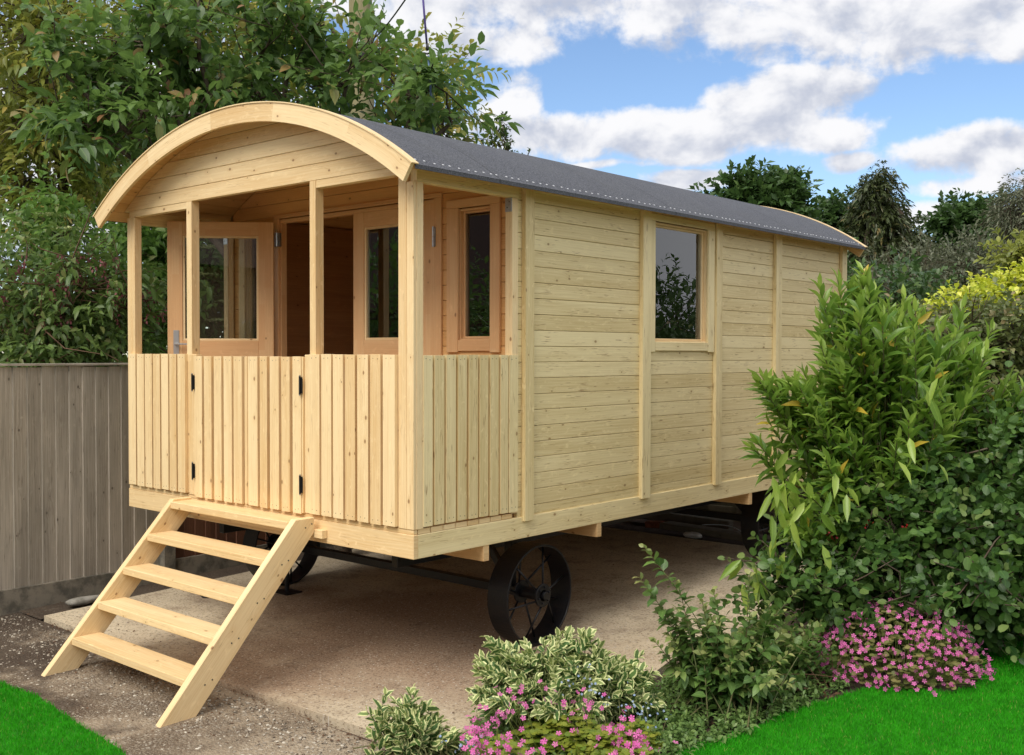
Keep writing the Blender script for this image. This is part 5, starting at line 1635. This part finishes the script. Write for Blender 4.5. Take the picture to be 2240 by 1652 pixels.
# loose stones of the gravel
Q = scatter([(-3.3, -2.0), (2.2, -2.0), (1.6, -.62), (-.0, -.45), (-3.3, -.45)], 15000)
st = np.stack([Q[:, 0], Q[:, 1], np.array([gz(y)-.026 for y in Q[:, 1]])], -1)
sz = .004+.013*RNG.random(len(st))**3
m, nt, b_, o_ = new_mat('loose stone'); 
c_ = nt.mix(attr(nt, 'rnd'), (.16, .12, .085), (.58, .53, .44)); nt.l.new(c_, b_.inputs['Base Color']); b_.inputs['Roughness'].default_value = .8
M['stone'] = m
o = leaf_object('loose_gravel', st, RNG.normal(size=st.shape)*np.array((1, 1, .1)), np.array((0, 0, 1.))+RNG.normal(size=st.shape)*.15, sz*1.5, sz*1.1, 'stone', None, 'peb', RNG.random(len(st))**1.8, None, 0)
stuff(o, 'small loose stones lying on the dark gravelly ground', 'gravel')

# belt of woodland closing the horizon all round
n = 26000
th = RNG.uniform(-1.9, 2.3, n); rr = RNG.uniform(46, 60, n)
hh = 3.2+1.6*np.sin(th*9)+1.1*np.sin(th*23+1)+.8*np.sin(th*51)
P = np.stack([rr*np.sin(th), rr*np.cos(th), np.abs(RNG.random(n))**.8*hh], -1)
o = leaf_object('distant_wood', P, RNG.normal(size=P.shape), RNG.normal(size=P.shape), RNG.uniform(.5, 1.0, n), RNG.uniform(.3, .6, n), 'l_far', None, 'quad')
stuff(o, 'belt of distant woodland low on the horizon', 'trees')

# ------------------------------------------------------------------ odds and ends on the ground
def lump(name, label, cat, c, r, mat, seed=1, flat=.35):
    rg = np.random.default_rng(seed); mb = MB(); n, k = 14, 7
    import mathutils
    vs = []
    for i in range(k+1):
        ph = PI*i/k
        for j in range(n):
            th = 2*PI*j/n
            q = 1+.13*math.sin(3*th+seed)+.08*math.sin(5*th+2*ph+seed)+rg.normal()*.03
            vs.append((c[0]+r[0]*q*math.sin(ph)*math.cos(th), c[1]+r[1]*q*math.sin(ph)*math.sin(th), c[2]+r[2]*(math.cos(ph) if abs(math.cos(ph)) < .8 else .8*math.copysign(1, math.cos(ph)))))
    mb.v = vs
    for i in range(k):
        for j in range(n):
            j2 = (j+1) % n
            mb.f.append((i*n+j, (i+1)*n+j, (i+1)*n+j2, i*n+j2)); mb.uv += [(0, 0), (0, .1), (.1, .1), (.1, 0)]; mb.r.append(.5); mb.m.append(0)
    o = mb.build(name, mat, None, 0, True)
    return tag(o, label, cat)
c = gat(182, 1318); lump('flat_stone', 'flat grey stone lying on the path beside the fence foot', 'stone', (c[0], c[1], c[2]+.012), (.05, .13, .030), 'concrete_pale', 3)
c = gat(450, 1306); lump('black_stone', 'small black lump on the pale edge of the concrete behind the steps', 'stone', (c[0], c[1], c[2]+.006), (.05, .03, .016), 'black_plastic', 5)
def slab_thing(name, label, cat, p0, p1, w, h, mat, up=(0, 0, 1), bev=.006):
    mb = MB(); mb.bar(p0, p1, w, h, up); o = mb.build(name, mat, None, bev); return tag(o, label, cat)
zb = gz(5.0)
for (xa, xb, lab) in ((-.82, -.42, 'grey concrete panel leaning behind the rear axle, left one'), (-.38, .02, 'stained pale concrete panel leaning behind the rear axle, right one')):
    slab_thing('concrete_panel', lab, 'concrete panel', (xa, 4.98, zb+.22), (xb, 4.98, zb+.22), .05, .46, 'concrete_pale' if xa > -.5 else 'concrete', bev=.008)
slab_thing('old_plank', 'thick old grey plank lying across the back edge of the concrete', 'plank', (-1.45, 4.42, gz(4.4)+.035), (-.25, 4.30, gz(4.4)+.035), .16, .055, 'plank')
slab_thing('old_plank', 'narrow dark timber lying further back behind the rear axle', 'plank', (-2.3, 4.75, gz(4.7)+.05), (-.9, 4.62, gz(4.7)+.05), .07, .09, 'plank')
for i, (x, y, a, l) in enumerate(((-1.62, 4.38, .3, 'broken red brick at the left end of the grey plank'), (-1.95, 4.62, 1.2, 'red brick half hidden in shadow behind the axle'))):
    slab_thing('brick', l, 'brick', (x, y, gz(y)+.03), (x+.16*math.cos(a), y+.16*math.sin(a), gz(y)+.035), .085, .055, 'terracotta', bev=.004)
lump('plastic_bag', 'crumpled white plastic scrap at the front edge of the plank', 'bag', (-1.05, 4.24, gz(4.2)+.02), (.09, .05, .03), 'white_plastic', 9)
q = [(-1.0+.9*t, 4.30+.10*math.sin(7*t), gz(4.3)+.075+.03*math.sin(5*t+1)) for t in np.linspace(0, 1, 24)]
wire(q, .004, 'plastic', 'loose_string', 'pale curly string trailing over the old plank', 'string')

# unseen house added behind the camera to darken the reflection in the panes
ho = thing('unseen_house', 'unseen brick house added behind the camera to darken the door glass', 'house', (9, -13, -.2))
mb = MB(); mb.box(3.5, 16, -17, -10.5, -.2, 3.2, 0); mb.build('wall', 'brick', ho)
mb = MB(); mb.prism([(-17.5, 3.15), (-10.0, 3.15), (-13.7, 6.0)], 0, 3.1, 16.4); mb.build('roof', 'tiles', ho)
for xq in (5.0, 9.0, 13.0):
    mb = MB(); mb.box(xq, xq+1.3, -10.499, -10.48, .8, 2.2); wq = mb.build('window', 'glass', ho)
    mb = MB(); mb.box(xq-.06, xq+1.36, -10.478, -10.45, .70, .78); mb.build('sill', 'render_white', wq)
# neighbouring house out of frame: only its reflection shows in the narrow porch window
hs_ = thing('neighbour_house', 'brick house with brown tiled roof, reflected in the porch window', 'house', (-14, -13, -.2))
mb = MB(); mb.box(-19, -11, -16.5, -11.5, -.2, 2.6, 0); mb.build('wall', 'brick', hs_)
mb = MB(); mb.prism([(-17.0, 2.55), (-11.0, 2.55), (-14.0, 5.2)], 0, -19.4, -10.6); mb.build('roof', 'tiles', hs_)
mb = MB(); mb.box(-10.998, -10.98, -14.8, -13.4, .9, 2.1); mb.build('window', 'glass', hs_)
